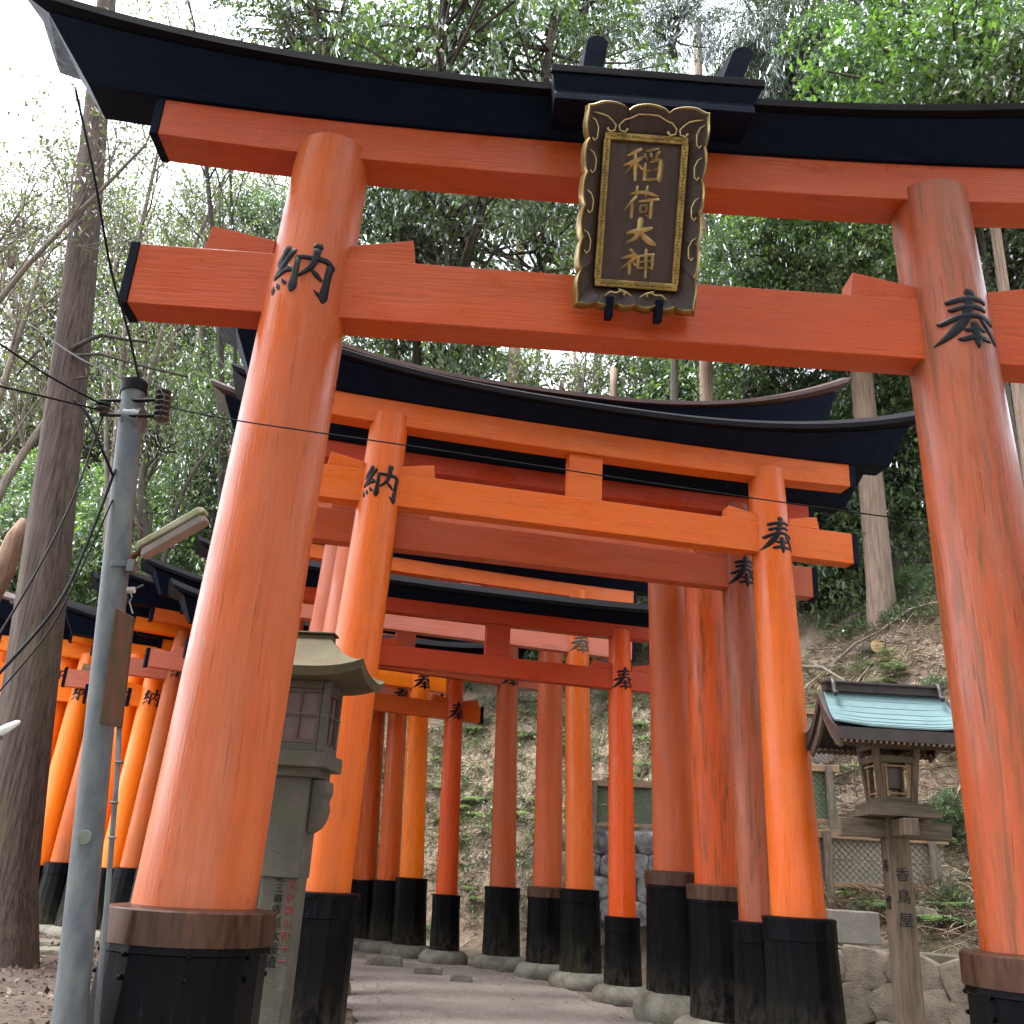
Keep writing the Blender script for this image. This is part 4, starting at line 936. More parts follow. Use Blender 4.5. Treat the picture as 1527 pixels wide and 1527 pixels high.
def meshmat(name, bgc):
    m, n, p, o = mat(name); mp = coords(n, (1, 1, 1), rnd=False); t = noise(n, mp, 3, 4, .6)
    c = mix(n, t.outputs[0], bgc, tuple(k*.7 for k in bgc)); n.links.new(c, p.inputs['Base Color']); p.inputs['Roughness'].default_value = .8; return m
MG = meshmat('green_board', (.16, .21, .12)); MT = meshmat('grey_board', (.34, .30, .23))
def panel(p0, p1, z0, z1, label, backing, posts=2, rows=2):
    p0 = Vector(p0); p1 = Vector(p1); d = (p1-p0); Lp = d.length; d.normalize(); ang = math.atan2(d.y, d.x); Rm = Matrix.Rotation(ang, 3, 'Z'); nrm = Vector((d.y, -d.x, 0))
    g = thing('fence_panel', label, 'fence', ((p0+p1)/2)); o0 = g.location.copy()
    mid = (p0+p1)/2; hh = z1-z0
    for k in range(rows):
        b = MB(); b.box(mid-o0+Vector((0, 0, z0+hh*(k+.5)/rows)), (Lp, .03, hh/rows-.012), Rm); obj('board', b, backing, g, bevel=.003)
    b = MB(); b.box(mid-o0+nrm*.03+Vector((0, 0, z1+.03)), (Lp+.1, .09, .09), Rm); obj('top_rail', b, TAN, g, bevel=.004)
    b = MB(); b.box(mid-o0+nrm*.03+Vector((0, 0, z0-.02)), (Lp+.1, .07, .06), Rm); obj('bottom_rail', b, TAN, g, bevel=.004)
    for k in range(posts):
        q = p0+d*(Lp*(k+.12)/(posts-.76) if posts > 1 else Lp/2); b = MB(); b.tube([q-o0+nrm*.09+Vector((0, 0, z0-.35)), q-o0+nrm*.09+Vector((0, 0, z1+.06))], .045, 10); obj('post', b, POSTW, g, smooth=True, autos=50)
    # diamond wire netting
    b = MB(); st = .07; k = -hh
    def clip(a0_, s_):
        pts = []
        u0 = max(0, a0_ if s_ > 0 else a0_-hh); 
        z_at = lambda u: (u-a0_) if s_ > 0 else (a0_-u)
        u1 = min(Lp, a0_+hh if s_ > 0 else a0_)
        if u1-u0 > .02: pts = [(u0, z_at(u0)), (u1, z_at(u1))]
        return pts
    i = -int(hh/st)
    while i*st < Lp+hh:
        for s_ in (1, -1):
            c_ = clip(i*st, s_)
            if c_: b.tube([p0-o0+d*u+nrm*(.025+.004*s_)+Vector((0, 0, z0+z)) for u, z in c_], .003, 3, cap=False)
        i += 1
    obj('wire_netting', b, GALV, g)['kind'] = 'stuff'
def seg(xa, ya, xb, yb, Y0, Y1):   # bottom line seen at two photo points
    return at(xa, ya, Y0), at(xb, yb, Y1)
pa, pb = seg(1215, 1305, 1412, 1330, 11.3, 11.2); za = (pa.z+pb.z)/2; zt_ = at(1300, 1252, 11.25).z
panel((pa.x, pa.y, 0), (pb.x, pb.y, 0), za-.02, zt_, 'lowest netted board fence behind the wooden lantern', MT, 2)
pa, pb = at(1205, 1222, 12.6), at(1248, 1226, 12.6); panel((pa.x-.6, pa.y, 0), (pb.x, pb.y, 0), pa.z, at(1230, 1150, 12.6).z, 'middle green netted fence tier left of the wooden lantern', MG, 2)
pa, pb = at(1200, 1140, 14.4), at(1275, 1145, 14.4); panel((pa.x-.6, pa.y, 0), (pb.x, pb.y, 0), pa.z, at(1230, 1066, 14.4).z, 'top netted fence tier behind the wooden lantern roof', MT, 2)
pa, pb = at(870, 1226, 15.6), at(968, 1226, 15.2); panel((pa.x, pa.y, 0), (pb.x+.8, pb.y, 0), pa.z, at(930, 1172, 15.4).z, 'netted green fence above the block wall between right pillars', MG, 2)

# ------------------------------------------------------------------ vegetation
def leaf_arrays(C, D, Nn, Ls, Ws, fold=.25):
    """C centres (n,3), D direction, Nn normal; returns verts and quads (two folded tris pairs -> 2 quads? use 4 tris)"""
    D = D/np.linalg.norm(D, axis=1, keepdims=True); Sd = np.cross(D, Nn); Sd /= (np.linalg.norm(Sd, axis=1, keepdims=True)+1e-9); Nn = np.cross(Sd, D)
    Ls = Ls[:, None]; Ws = Ws[:, None]
    v0 = C; v1 = C+D*Ls*.45+Sd*Ws+Nn*Ws*fold; v2 = C+D*Ls-Nn*Ls*.12; v3 = C+D*Ls*.45-Sd*Ws+Nn*Ws*fold
    V = np.stack([v0, v1, v2, v3], 1).reshape(-1, 3); n = len(C); i = np.arange(n)[:, None]*4
    F = np.concatenate([i+np.array([[0, 1, 2]]), i+np.array([[0, 2, 3]])], 1).reshape(-1, 3); return V, F
def mesh_np(name, V, F, material):
    me = bpy.data.meshes.new(name); me.vertices.add(len(V)); me.vertices.foreach_set('co', V.astype(np.float32).ravel())
    k = F.shape[1]; me.loops.add(F.size); me.loops.foreach_set('vertex_index', F.astype(np.int32).ravel()); me.polygons.add(len(F))
    me.polygons.foreach_set('loop_start', np.arange(0, F.size, k, dtype=np.int32)); me.polygons.foreach_set('loop_total', np.full(len(F), k, dtype=np.int32))
    me.update(calc_edges=True); me.validate(); me.materials.append(material); return me
def rdir(n, g):
    v = g.normal(size=(n, 3)); return v/np.linalg.norm(v, axis=1, keepdims=True)
def crown(name, R, ncl, nlf, L0, W0, material, seed, droop=.5, needle=False, shell=.55, spread=.42):
    g = np.random.default_rng(seed); R = np.array(R)
    # lobes
    nl = 9; lc = rdir(nl, g)*g.uniform(.25, .75, (nl, 1)); lr = g.uniform(.32, .55, nl)
    c = []
    while len(c) < ncl:
        k = g.integers(nl); q = lc[k]+rdir(1, g)[0]*lr[k]*g.uniform(shell, 1)**.5
        if np.linalg.norm(q) < 1.15: c.append(q)
    c = np.array(c)*R
    out = c/np.maximum(np.linalg.norm(c, axis=1, keepdims=True), 1e-6)
    tw = out*.8+rdir(ncl, g)*.7; tw[:, 2] -= droop*.6; tw /= np.linalg.norm(tw, axis=1, keepdims=True)
    idx = np.repeat(np.arange(ncl), nlf); t = g.uniform(-.5, 1, len(idx)); n = len(idx)
    P = c[idx]+tw[idx]*(t*spread)[:, None]+g.normal(size=(n, 3))*spread*.26
    D = tw[idx]*.7+rdir(n, g)*(.9 if not needle else .5); D[:, 2] -= droop*.5
    Nn = rdir(n, g)*.55+np.array([0, 0, 1.])
    ls = L0*g.uniform(.65, 1.25, n); ws = W0*g.uniform(.7, 1.2, n)
    V, F = leaf_arrays(P, D, Nn, ls, ws); me = mesh_np(name, V, F, material)
    return me, c, tw
CR = {}
CR['near'] = crown('foliage', (2.6, 1.8, 1.9), 170, 34, .15, .034, LMID, 1, .8, spread=.42)
CR['near2'] = crown('foliage', (2.4, 1.9, 1.7), 150, 32, .15, .034, LDARK, 2, .8, spread=.4)
CR['bright'] = crown('foliage', (2.3, 1.9, 1.7), 300, 40, .125, .032, LBRT, 3, .2, spread=.36)
CR['dark'] = crown('foliage', (2.5, 2.2, 2.7), 280, 36, .16, .038, LDARK, 4, .4, spread=.42)
CR['mid'] = crown('foliage', (2.5, 2.2, 2.5), 280, 36, .16, .038, LMID, 5, .4, spread=.42)
CR['olive'] = crown('foliage', (2.4, 2.2, 2.2), 150, 28, .14, .032, LOLV, 6, .4, spread=.42)
CR['con'] = crown('foliage', (1.9, 1.9, 3.6), 340, 50, .24, .011, LCON, 8, 1.1, True, spread=.40)
CR['brt2'] = crown('foliage', (2.4, 2.2, 2.2), 280, 38, .14, .036, LBRT, 9, .3, spread=.42)
BRM = {'near': BARK3, 'near2': BARK3, 'bright': BARK3, 'dark': BARK3, 'mid': BARK3, 'olive': BARK4, 'con': BARK3, 'brt2': BARK3}
BR = {}
for k, (me, c, tw) in CR.items():
    g = random.Random(len(k)*3+5); b = MB(); root = Vector((0, 0, -1.6)); sel = g.sample(range(len(c)), 34)
    for i in sel:
        e = Vector(c[i]); mid = root.lerp(e, .5)+Vector((g.uniform(-.3, .3), g.uniform(-.3, .3), g.uniform(0, .5)))
        st_ = Vector((g.uniform(-.05, .05), g.uniform(-.05, .05), g.uniform(-1.6, min(1.0, e.z))))
        b.tube([st_, st_.lerp(mid, .6), mid.lerp(e, .45), e, e+Vector(tw[i])*.4], [.04, .03, .022, .012, .004], 5, cap=False)
    b.tube([Vector((0, 0, -2)), Vector((0, 0, 0)), Vector((0, .05, 1.4))], [.10, .07, .03], 7)
    BR[k] = b.mesh('branches'); BR[k].materials.append(BRM[k]); BR[k].shade_smooth()
def trunk_mesh(h, r0, r1, seed, lean=(0, 0), n=16, rough=.06):
    g = random.Random(seed); b = MB(); k = 16; rows = []
    for j in range(k+1):
        t = j/k; z = h*t; r = r0+(r1-r0)*t; r *= 1+.3*max(0, 1-z/.9)**2
        cx_ = lean[0]*t+.03*math.sin(t*5+seed); cy_ = lean[1]*t+.03*math.cos(t*4+seed)
        for i in range(n):
            a = 2*PI*i/n; f = 1+rough*math.sin(a*3+seed+t*2)+.03*math.sin(a*7+t*9)
            b.v.append((cx_+r*f*math.cos(a), cy_+r*f*math.sin(a), z))
    for j in range(k):
        for i in range(n): q = (i+1) % n; b.f.append((j*n+i, j*n+q, (j+1)*n+q, (j+1)*n+i))
    b.f.append(tuple(k*n+i for i in range(n))); return b
def tree(label, x, y, crowns, r=.18, bk=BARK3, top=None, lean=(0, 0), group='trees on the wooded slope', name='tree', seed=0, cat='tree'):
    z0 = hterr(x, y)-.45; t = thing(name, label, cat, (x, y, z0), 0, group)
    h = top if top else max(c_[2] for c_ in crowns)-z0 if crowns else 14
    obj('trunk', trunk_mesh(h, r, r*.45, seed or int(x*13+y*7) % 97, lean), bk, t, smooth=True)
    g = random.Random(int(abs(x*77+y*31)))
    for (cx_, cy_, cz_, kind, sc) in crowns:
        me = CR[kind][0]; rot = g.uniform(0, 6.28)
        f = obj('crown', me, None, t); f.location = (cx_-x, cy_-y, cz_-z0); f.rotation_euler = (g.uniform(-.2, .2), g.uniform(-.2, .2), rot); s_ = sc if hasattr(sc, '__len__') else (sc, sc, sc); f.scale = s_
        q = obj('branches', BR[kind], None, f)
    return t
def cpx(x, y, Y, kind, sc=1): p = at(x, y, Y); return (p.x, p.y, p.z, kind, sc)
# overhanging broadleaf trees just behind the front gates
tree('broadleaf tree with large drooping leaves over the middle of the front gate', 3.45, 18.8, [cpx(660, 20, 11.5, 'near', 1.0), cpx(500, 40, 12.5, 'near2', .85), cpx(820, 60, 12, 'near', .8), cpx(700, 330, 13.5, 'near2', 1.05), cpx(800, 360, 14.5, 'near', .9), cpx(600, 350, 14, 'near', .7)], .14, BARK3, 14)
tree('dark broadleaf tree above the front gate left of the plaque', -4.45, 20.5, [cpx(430, 15, 13, 'near2', .62), cpx(880, -10, 13, 'near2', .8), cpx(620, 430, 17, 'dark', 1.0)], .12, BARK3, 15)
tree('bright green broadleaf tree above the right end of the front gate', 10.2, 14.5, [cpx(1420, 70, 13.5, 'bright', 1.3), cpx(1330, 20, 14.5, 'bright', 1.0), cpx(1500, 140, 13, 'bright', 1.1), cpx(1490, -10, 14, 'bright', 1.2)], .14, BARK3, 12)
tree('broadleaf tree seen between the front beams left of the right pillar', 9.5, 16.5, [cpx(1200, 350, 16.5, 'brt2', .9), cpx(1120, 400, 18, 'mid', .9), cpx(1290, 390, 17, 'brt2', .8), cpx(1500, 380, 17, 'dark', 1.1), cpx(1590, 330, 17, 'mid', 1.0)], .13, BARK3, 12)
tree('feathery cedar above the gate right of the plaque', 4.3, 19.5, [cpx(1180, 60, 17, 'con', 1.1), cpx(1250, 120, 18, 'con', 1.2), cpx(1150, 250, 20, 'con', 1.2), cpx(1000, 30, 17, 'con', .7)], .2, BARK2, 22)
# background rows
specs = [
 (8.5, 20, 'mid', 'mid'), (11.5, 21, 'mid', 'dark'), (6.2, 22, 'mid', 'dark'), (2.6, 23.5, 'mid', 'con'), (.2, 24.5, 'mid', 'con'), (-2.4, 25.5, 'dark', 'con'), (-4.8, 26.5, 'mid', 'dark'),
 (9.8, 26, 'con', 'con'), (5.0, 27, 'con', 'dark'), (1.4, 28, 'con', 'mid'), (-7.2, 26.5, 'mid', 'olive'), (-9.5, 28, 'olive', 'mid'), (13, 28, 'con', 'dark'), (14.5, 23, 'con', 'mid')]
names = ['dark evergreen at far right behind the weathered pillar', 'bushy evergreen at the right edge of the slope', 'cedar behind the copper-ridged gate right end', 'evergreen showing under the plaque', 'evergreen above the gate roofs in the middle', 'evergreen above the gate roofs left of centre', 'evergreen above the gate roofs beside the front left pillar',
 'cedar high on the right slope', 'cedar high behind the plaque', 'cedar high behind the middle of the tie beam', 'broadleaf tree beyond the steel pole', 'olive leaved tree beyond the steel pole', 'cedar on the upper right slope', 'cedar beyond the right edge pillar']
for (x, y, k1, k2), nm in zip(specs, names):
    g = random.Random(int(x*10+y)); z0 = hterr(x, y); H_ = 9+g.uniform(0, 3); cs = []
    for i, zz_ in enumerate((2.4, 5.2, 8.2, 11.4, 14.5) if x > 4.5 else (2.2, 4.9)):
        cs.append((x+g.uniform(-.9, .9), y+g.uniform(-.9, .9), z0+zz_+g.uniform(-.5, .5), k1 if i < 2 else k2, g.uniform(.95, 1.2)))
    tree(nm, x, y, cs, .19+g.uniform(-.03, .05), BARK2 if 'con' in (k1, k2) else BARK3, 17 if x > 4.5 else 9)
# bare straight trunks visible over the roofs
for (px, Y, r, nm) in [(765, 28, .26, 'pale straight cedar trunk over the gate roofs near the middle'), (680, 28, .18, 'grey cedar trunk over the roofs beside the front left pillar'), (890, 29, .2, 'thin cedar trunk over the roofs left of the plaque bracket'), (1008, 29, .18, 'thin pale trunk over the roofs under the plaque'), (800, 30, .12, 'thin dark trunk behind the pale straight cedar')]:
    p = at(px, 560, Y); t = tree(nm, p.x, p.y, [(p.x, p.y, 24.5, 'con', (1.0, 1.0, .9)), (p.x+.5, p.y+.4, 28, 'con', 1.0)], r, BARK2 if r > .12 else BARK, 20, group='straight cedar trunks on the slope')
p = Vector((7.32, 18.0, 0)); rw = .27; tree('tall pale cedar trunk rising on the slope right of the second gate', p.x, p.y, [(p.x, p.y, 20, 'con', 1.2), (p.x+.2, p.y+1, 24, 'con', 1.2)], rw, BARK2, 22, (.1, .2), 'straight cedar trunks on the slope')
p = at(1522, 600, 14); tree('pale trunk at the right edge behind the weathered pillar', p.x, p.y, [(p.x, p.y, 16.5, 'dark', 1.0)], .11, BARK2, 18, (0, 0), 'straight cedar trunks on the slope')
# big cedar at left
pt_, pb_ = at(146, 170, 11.2), at(8, 1400, 11.2)
t = thing('cedar_tree', 'big rough-barked cedar trunk at the left beside the steel pole', 'tree', (pb_.x, 11.2, -.25))
hh = pt_.z+3.5; dx = (pt_.x-pb_.x)/(pt_.z-pb_.z)*hh
obj('trunk', trunk_mesh(hh, .34, .12, 5, (dx, 0), 40, .04), BARK, t, smooth=True)
for k, (cx_, cy_, Y, sc) in enumerate([(90, -260, 11.2, 1.0), (200, -420, 11.6, 1.0)]):
    p = at(cx_, cy_, Y); f = obj('crown', CR['con'][0], None, t); f.location = p-t.location; f.scale = (sc, sc, sc)
for pts, r_ in (([(108, 520), (130, 508), (152, 499), (185, 506), (220, 510)], .035), ([(108, 530), (150, 528), (210, 545), (280, 562)], .025), ([(60, 520), (45, 535), (25, 560)], .02), ([(112, 565), (130, 562), (128, 550)], .02)):
    b = MB(); q_ = [at(x, y, 11.0)-t.location for x, y in pts]; b.tube(q_, [r_*(1-.6*i/len(q_)) for i in range(len(q_))], 7); obj('dead_branch', b, BARK3, t, smooth=True)
p0 = at(-40, 930, 12.6); bl_ = thing('broken_trunk', 'tan broken leaning trunk left of the big cedar', 'tree', (p0.x, p0.y, hterr(p0.x, p0.y)-.1))
b = MB(); q_ = [Vector((0, 0, 0)), p0-bl_.location, at(5, 850, 12.6)-bl_.location, at(25, 800, 12.6)-bl_.location, at(38, 775, 12.6)-bl_.location]; b.tube(q_, [.18, .17, .15, .13, .07], 12); obj('trunk', b, plain('peeled_wood', (.22, .12, .07), .8, 0, .5, 3, .5, .01, (6, 6, 1)), bl_, smooth=True)
def bare(label, base, tip_list, r, bk, leaf=None, seed=1, nsub=26, lk='olive'):
    g = random.Random(seed); base = Vector(base); t = thing('bare_tree', label, 'tree', base, 0, 'sparse leaning trees at the left')
    b = MB(); ends = []
    def grow(p, d, r_, ln, depth):
        pts = [p]; rs = [r_]; n_ = 5
        for i in range(n_):
            d = (d+Vector((g.uniform(-.22, .22), g.uniform(-.22, .22), g.uniform(-.12, .2)))).normalized(); pts.append(pts[-1]+d*ln/n_); rs.append(r_*(1-.62*(i+1)/n_))
        b.tube(pts, rs, 5 if r_ < .03 else 8, cap=False); ends.append(pts[-1])
        if depth > 0:
            for _ in range(g.choice([2, 3, 3])):
                k = g.randint(1, n_); q = pts[k]; nd = (d+Vector((g.uniform(-1, 1), g.uniform(-.8, .8), g.uniform(-.45, .8)))).normalized()
                grow(q, nd, max(.004, rs[k]*.62), ln*g.uniform(.5, .75), depth-1)
    for tp, rr_ in tip_list:
        tp = Vector(tp)-base; d = tp.normalized(); L_ = tp.length
        pts = []; m_ = 7
        for i in range(m_+1):
            s_ = i/m_; pts.append(tp*s_+Vector((math.sin(s_*5+seed)*.12, math.cos(s_*4+seed)*.1, math.sin(s_*3.1)*.15)))
        b.tube(pts, [rr_*(1-.65*i/m_) for i in range(m_+1)], 8, cap=False)
        for i in range(2, m_+1):
            for _ in range(2 if i > 3 else 1): grow(pts[i], (d+Vector((g.uniform(-1, 1), g.uniform(-.6, .6), g.uniform(-.3, .8)))).normalized(), rr_*.4*(1-.5*i/m_), L_*.26, 2)
    me = b.mesh('trunk'); me.materials.append(bk); me.shade_smooth(); obj('trunk', me, None, t)
    if leaf is not None:
        gg = np.random.default_rng(seed); E = np.array([tuple(e) for e in ends]); n_ = nsub; idx = np.repeat(np.arange(len(E)), n_); N_ = len(idx)
        P_ = E[idx]+gg.normal(size=(N_, 3))*.16; D_ = rdir(N_, gg); D_[:, 2] -= .4
        V, F = leaf_arrays(P_, D_, rdir(N_, gg)*.5+np.array([0, 0, 1.]), .085*gg.uniform(.7, 1.3, N_), .02*gg.uniform(.7, 1.3, N_)); obj('foliage', mesh_np('foliage', V, F, leaf), None, t)
bare('pale leaning tree with bare twigs left of the cedar', at(-60, 900, 14), [(at(100, 540, 14.5), .10), (at(60, 330, 14), .08), ], .1, BARK4, LOLV, 3, 5)
bare('slender sparse tree between cedar and front gate top', at(150, 820, 17), [(at(240, 180, 16), .09), (at(330, 260, 16.5), .08), (at(180, 300, 17), .06)], .1, BARK4, LOLV, 8, 16)
bare('dark twiggy tree over the left end of the front gate', at(330, 900, 17.5), [(at(300, 40, 14), .08), (at(350, 120, 15), .06)], .1, BARK3, LMID, 12, 20)
bare('thin twiggy tree at the top left corner', at(-160, 700, 11), [(at(20, 300, 10.5), .05), (at(205, 205, 9.8), .055)], .1, BARK4, LOLV, 21, 5)
bare('crooked dark branched tree right of the steel pole', at(215, 900, 15.5), [(at(330, 640, 15.5), .06), (at(225, 640, 15.5), .12), (at(180, 520, 15), .04)], .1, BARK3, LMID, 33, 14)
# left background masses
for (px, py, Y, k, sc, nm) in [(180, 800, 24, 'brt2', 1.1, 'bright green bush tree low behind cedar and pole'), (60, 770, 25, 'brt2', 1.0, 'bright bush tree left of the cedar'), (300, 760, 25, 'mid', 1.1, 'bush tree behind the fluorescent lamp'), (250, 620, 28, 'olive', 1.4, 'olive tree behind the pole insulators'), (330, 540, 29, 'mid', 1.1, 'green tree just left of the front left pillar'),
    (40, 640, 28, 'olive', 1.3, 'grey-olive tree at the left edge'), (140, 560, 31, 'olive', 1.3, 'hazy tree behind the cedar trunk'), (330, 330, 25, 'olive', .9, 'olive crown between lintel and tie beam at left'), (390, 310, 24, 'mid', .6, 'green crown beside the front left pillar top'), (20, 820, 21, 'mid', 1.0, 'low green tree at the left edge'), (250, 840, 22, 'mid', 1.0, 'low green tree behind the pole lamp'),
    (340, 640, 23, 'dark', .9, 'dark tree behind the front left pillar'), (270, 450, 27, 'olive', 1.0, 'thin olive crown under the front tie beam end'), (40, 460, 30, 'olive', 1.1, 'pale distant crown at the left edge'), (130, 270, 30, 'olive', 1.1, 'thin pale crown against the sky left of the front lintel'), (330, 360, 29, 'olive', 1.1, 'thin pale crown between front lintel and tie beam'), (30, 330, 28, 'olive', 1.0, 'thin pale crown against the sky at the left edge'), (1060, 520, 28, 'mid', 1.3, 'green crown over the copper ridge under the plaque right corner'), (700, 540, 29, 'mid', 1.3, 'green crown over the copper ridge left of the pale trunk'), (90, 420, 33, 'olive', 1.3, 'pale thin crown left of the cedar trunk'), (250, 400, 31, 'olive', 1.5, 'pale crown under the left lintel end'), (310, 460, 31, 'mid', 1.2, 'green crown behind the left tie beam end'), (200, 520, 33, 'mid', 1.6, 'large distant green crown behind cedar and pole'), (90, 700, 30, 'olive', 1.5, 'pale distant crown behind the cedar'), (420, 300, 26, 'olive', .9, 'olive crown peeping beside the pillar head'), (620, 560, 26, 'mid', 1.1, 'green crown over the copper ridge near the pillar'), (860, 560, 27, 'olive', 1.2, 'thin green crown over the copper ridge at middle'), (1010, 590, 26, 'mid', 1.1, 'green crown over the copper ridge right of middle'), (1120, 560, 24, 'brt2', .8, 'bright crown over the copper ridge right part'), (220, 700, 30, 'dark', 1.6, 'dark distant tree behind the pole'), (-40, 700, 30, 'dark', 1.6, 'dark distant tree at the left edge'), (-60, 850, 24, 'mid', 1.4, 'low mid green tree beyond the left edge')]:
    p = at(px, py, Y); tree(nm, p.x, p.y, [(p.x, p.y, p.z, k, sc), (p.x+1.2, p.y+1, p.z-2.2*sc, k, sc)], .12, BARK4 if k == 'olive' else BARK3, max(2, p.z-hterr(p.x, p.y)), group='trees beyond the gates at left')
# forest on the near side of the path, around and behind the viewpoint
for k, (x, y, h_) in enumerate([(-7, -5, 10), (-3, -8, 11), (2, -9, 10), (6.5, -6, 11), (9, -1, 10), (-9, 0, 11), (0, -4.5, 12), (4.5, -3, 12.5), (-4, -2.5, 12)]):
    kk = ['dark', 'mid', 'dark', 'con', 'mid', 'dark', 'mid', 'dark', 'mid'][k]
    cs = [(x, y, h_, kk, 1.35), (x+1, y-1.5, h_-4.5, kk, 1.35)] if k < 6 else [(x, y, h_, kk, (1.35, 1.5, .8))]
    tree(['broad evergreen standing behind the viewpoint to the left', 'bushy evergreen behind the viewpoint', 'dark evergreen directly behind the viewpoint', 'cedar behind the viewpoint to the right', 'bushy tree right of the viewpoint', 'evergreen left of the viewpoint', 'high leafy tree over the path behind the viewpoint', 'dark high tree over the path behind the viewpoint', 'leafy tree overhanging the left side behind the viewpoint'][k], x if k < 6 else x+4*(1 if x > 0 else -1), y-(0 if k < 6 else 2), cs, .2, BARK, h_-1, group='forest on the near side of the path')
# shrubs along the bank
i = 0
SHR = [(1240, 870, 15.6, .2, 'brt2'), (1290, 855, 16.3, .28, 'brt2'), (1360, 860, 15.6, .3, 'brt2'), (1400, 850, 15.2, .25, 'mid'), (1240, 800, 18, .45, 'mid'), (1350, 780, 18, .5, 'mid'), (1400, 780, 17, .5, 'mid'), (1425, 1240, 10.6, .15, 'dark'), (1430, 1190, 11, .2, 'mid'), (1400, 1010, 13.2, .13, 'mid'), (1425, 1330, 9.9, .1, 'mid'), (1225, 760, 18.5, .6, 'dark'), (1420, 700, 17, .7, 'dark'), (1330, 700, 19.5, .7, 'dark'), (1240, 690, 20, .7, 'dark'), (1545, 900, 14, .3, 'dark'), (1545, 1100, 12.5, .2, 'mid')]
SN = ['low leafy shrub at the bank top by the second gate beam end', 'bright shrub at the foot of the pale cedar', 'leafy shrub right of the pale cedar foot', 'dark shrub beside the weathered pillar on the bank', 'dark shrub behind the orange beam end', 'dark shrub right of the pale cedar', 'shrub against the weathered pillar above the bank', 'dark leafy plant right of the lowest fence', 'leafy plant beside the lantern roof end', 'small shrub halfway up the bank by the pillar', 'small weed clump right of the lantern post', 'dark thicket left of the pale cedar', 'dark thicket beside the weathered pillar', 'dark thicket behind the pale cedar', 'thicket under the copper gate roof end', 'shrub at the right edge of the bank', 'low shrub at the right edge']
for (px, py, Y, sc, k), nm in zip(SHR, SN):
    p = onray(px, py+25); p.z += .3*sc; g0 = hterr(p.x, p.y); t = thing('shrub', nm, 'shrub', (p.x, p.y, g0), 0, 'shrubs on the bank')
    f = obj('foliage', CR[k][0], None, t); f.location = (0, 0, max(.1, p.z-g0)); f.scale = (sc, sc, sc*.8); q = obj('branches', BR[k], None, t); q.location = f.location; q.scale = f.scale

# ground cover: leaf litter, twigs, ferns
def onbank(n, g, xr, yr, dmin, dmax):
    out = []
    while len(out) < n:
        x = g.uniform(*xr); y = g.uniform(*yr); d = footd(x, y)
        if dmin < d < dmax: out.append((x, y, hterr(x, y)))
    return np.array(out)
g = np.random.default_rng(5)
A1 = onbank(9000, g, (1.5, 8), (7, 19), .15, 9); A2 = onbank(6000, g, (-7, 4), (16, 24), .1, 7)
A3 = []
while len(A3) < 7000:
    x = g.uniform(-9, -1.2); y = g.uniform(4.5, 16)
    if x < -1.1-.0*max(0, y-5) and footd(x, y) < 0:
        cxp = np.interp(y, [c_[1] for c_ in PC[:9]], [c_[0] for c_ in PC[:9]])
        if x < cxp-1.9: A3.append((x, y, hterr(x, y)))
    
LBRN3 = leafmat('shade_darkened_dead_leaf', (.03, .018, .012), (.075, .045, .032), (.22, .17, .13), .05, .2)  # darker copy of dead_leaf: shade put into the colour, ground there is open to sky
A3 = np.array(A3); n_ = len(A3); D_ = rdir(n_, g); D_[:, 2] *= .35
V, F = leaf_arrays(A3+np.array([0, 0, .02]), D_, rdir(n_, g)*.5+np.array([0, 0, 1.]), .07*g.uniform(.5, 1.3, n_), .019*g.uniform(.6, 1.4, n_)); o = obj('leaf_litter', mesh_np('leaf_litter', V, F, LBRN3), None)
tag(o, 'fallen leaves, colour darkened to offset open sky light, on the flat ground left of the path', 'leaf litter'); o['kind'] = 'stuff'
A = np.concatenate([A1, A2]); n_ = len(A)
P_ = A+np.stack([g.normal(size=n_)*.02, g.normal(size=n_)*.02, g.uniform(.005, .05, n_)], 1); D_ = rdir(n_, g); D_[:, 2] *= .4
V, F = leaf_arrays(P_, D_, rdir(n_, g)*.7+np.array([0, 0, 1.]), .06*g.uniform(.5, 1.3, n_), .017*g.uniform(.6, 1.4, n_)); o = obj('leaf_litter', mesh_np('leaf_litter', V, F, LBRN), None)
tag(o, 'dry pale brown dead leaves scattered over the hillside bank', 'leaf litter'); o['kind'] = 'stuff'
B1 = onbank(34000, g, (1.8, 8), (8, 19), .3, 9); B2 = onbank(14000, g, (-7, 4), (16, 24), .1, 7); A_ = np.concatenate([B1, B2]); n_ = len(A_)
D_ = rdir(n_, g); D_[:, 2] *= .35; P_ = A_+np.stack([g.normal(size=n_)*.05, g.normal(size=n_)*.05, g.uniform(.0, .09, n_)], 1)
V, F = leaf_arrays(P_, D_, rdir(n_, g)*.7+np.array([0, 0, 1.]), .22*g.uniform(.4, 1.5, n_), .0045*g.uniform(.6, 1.6, n_)); o = obj('needle_litter', mesh_np('needle_litter', V, F, LBRN2), None)
tag(o, 'dry brown needles and stalks matted over the bank', 'needle litter'); o['kind'] = 'stuff'
b = MB(); T_ = np.concatenate([A1[::6], A2[::12]]); g2 = random.Random(4)
for k, (x, y, z) in enumerate(T_):
    ln = g2.uniform(.12, .7)*(1 if k % 14 else 2.2); a = g2.uniform(0, 6.28); dz = g2.uniform(-.35, .35); r_ = g2.uniform(.003, .008)*(1 if k % 14 else 2.2)
    p0 = Vector((x, y, z+.04)); d = Vector((math.cos(a), math.sin(a), 0)); e_ = p0+d*ln; e_.z = hterr(e_.x, e_.y)+.05+abs(dz)*ln*.5; md = (p0+e_)/2+Vector((g2.uniform(-.05, .05), 0, g2.uniform(.02, .10)))
    b.tube([p0, md, e_], [r_, r_*.8, r_*.4], 4, cap=False)
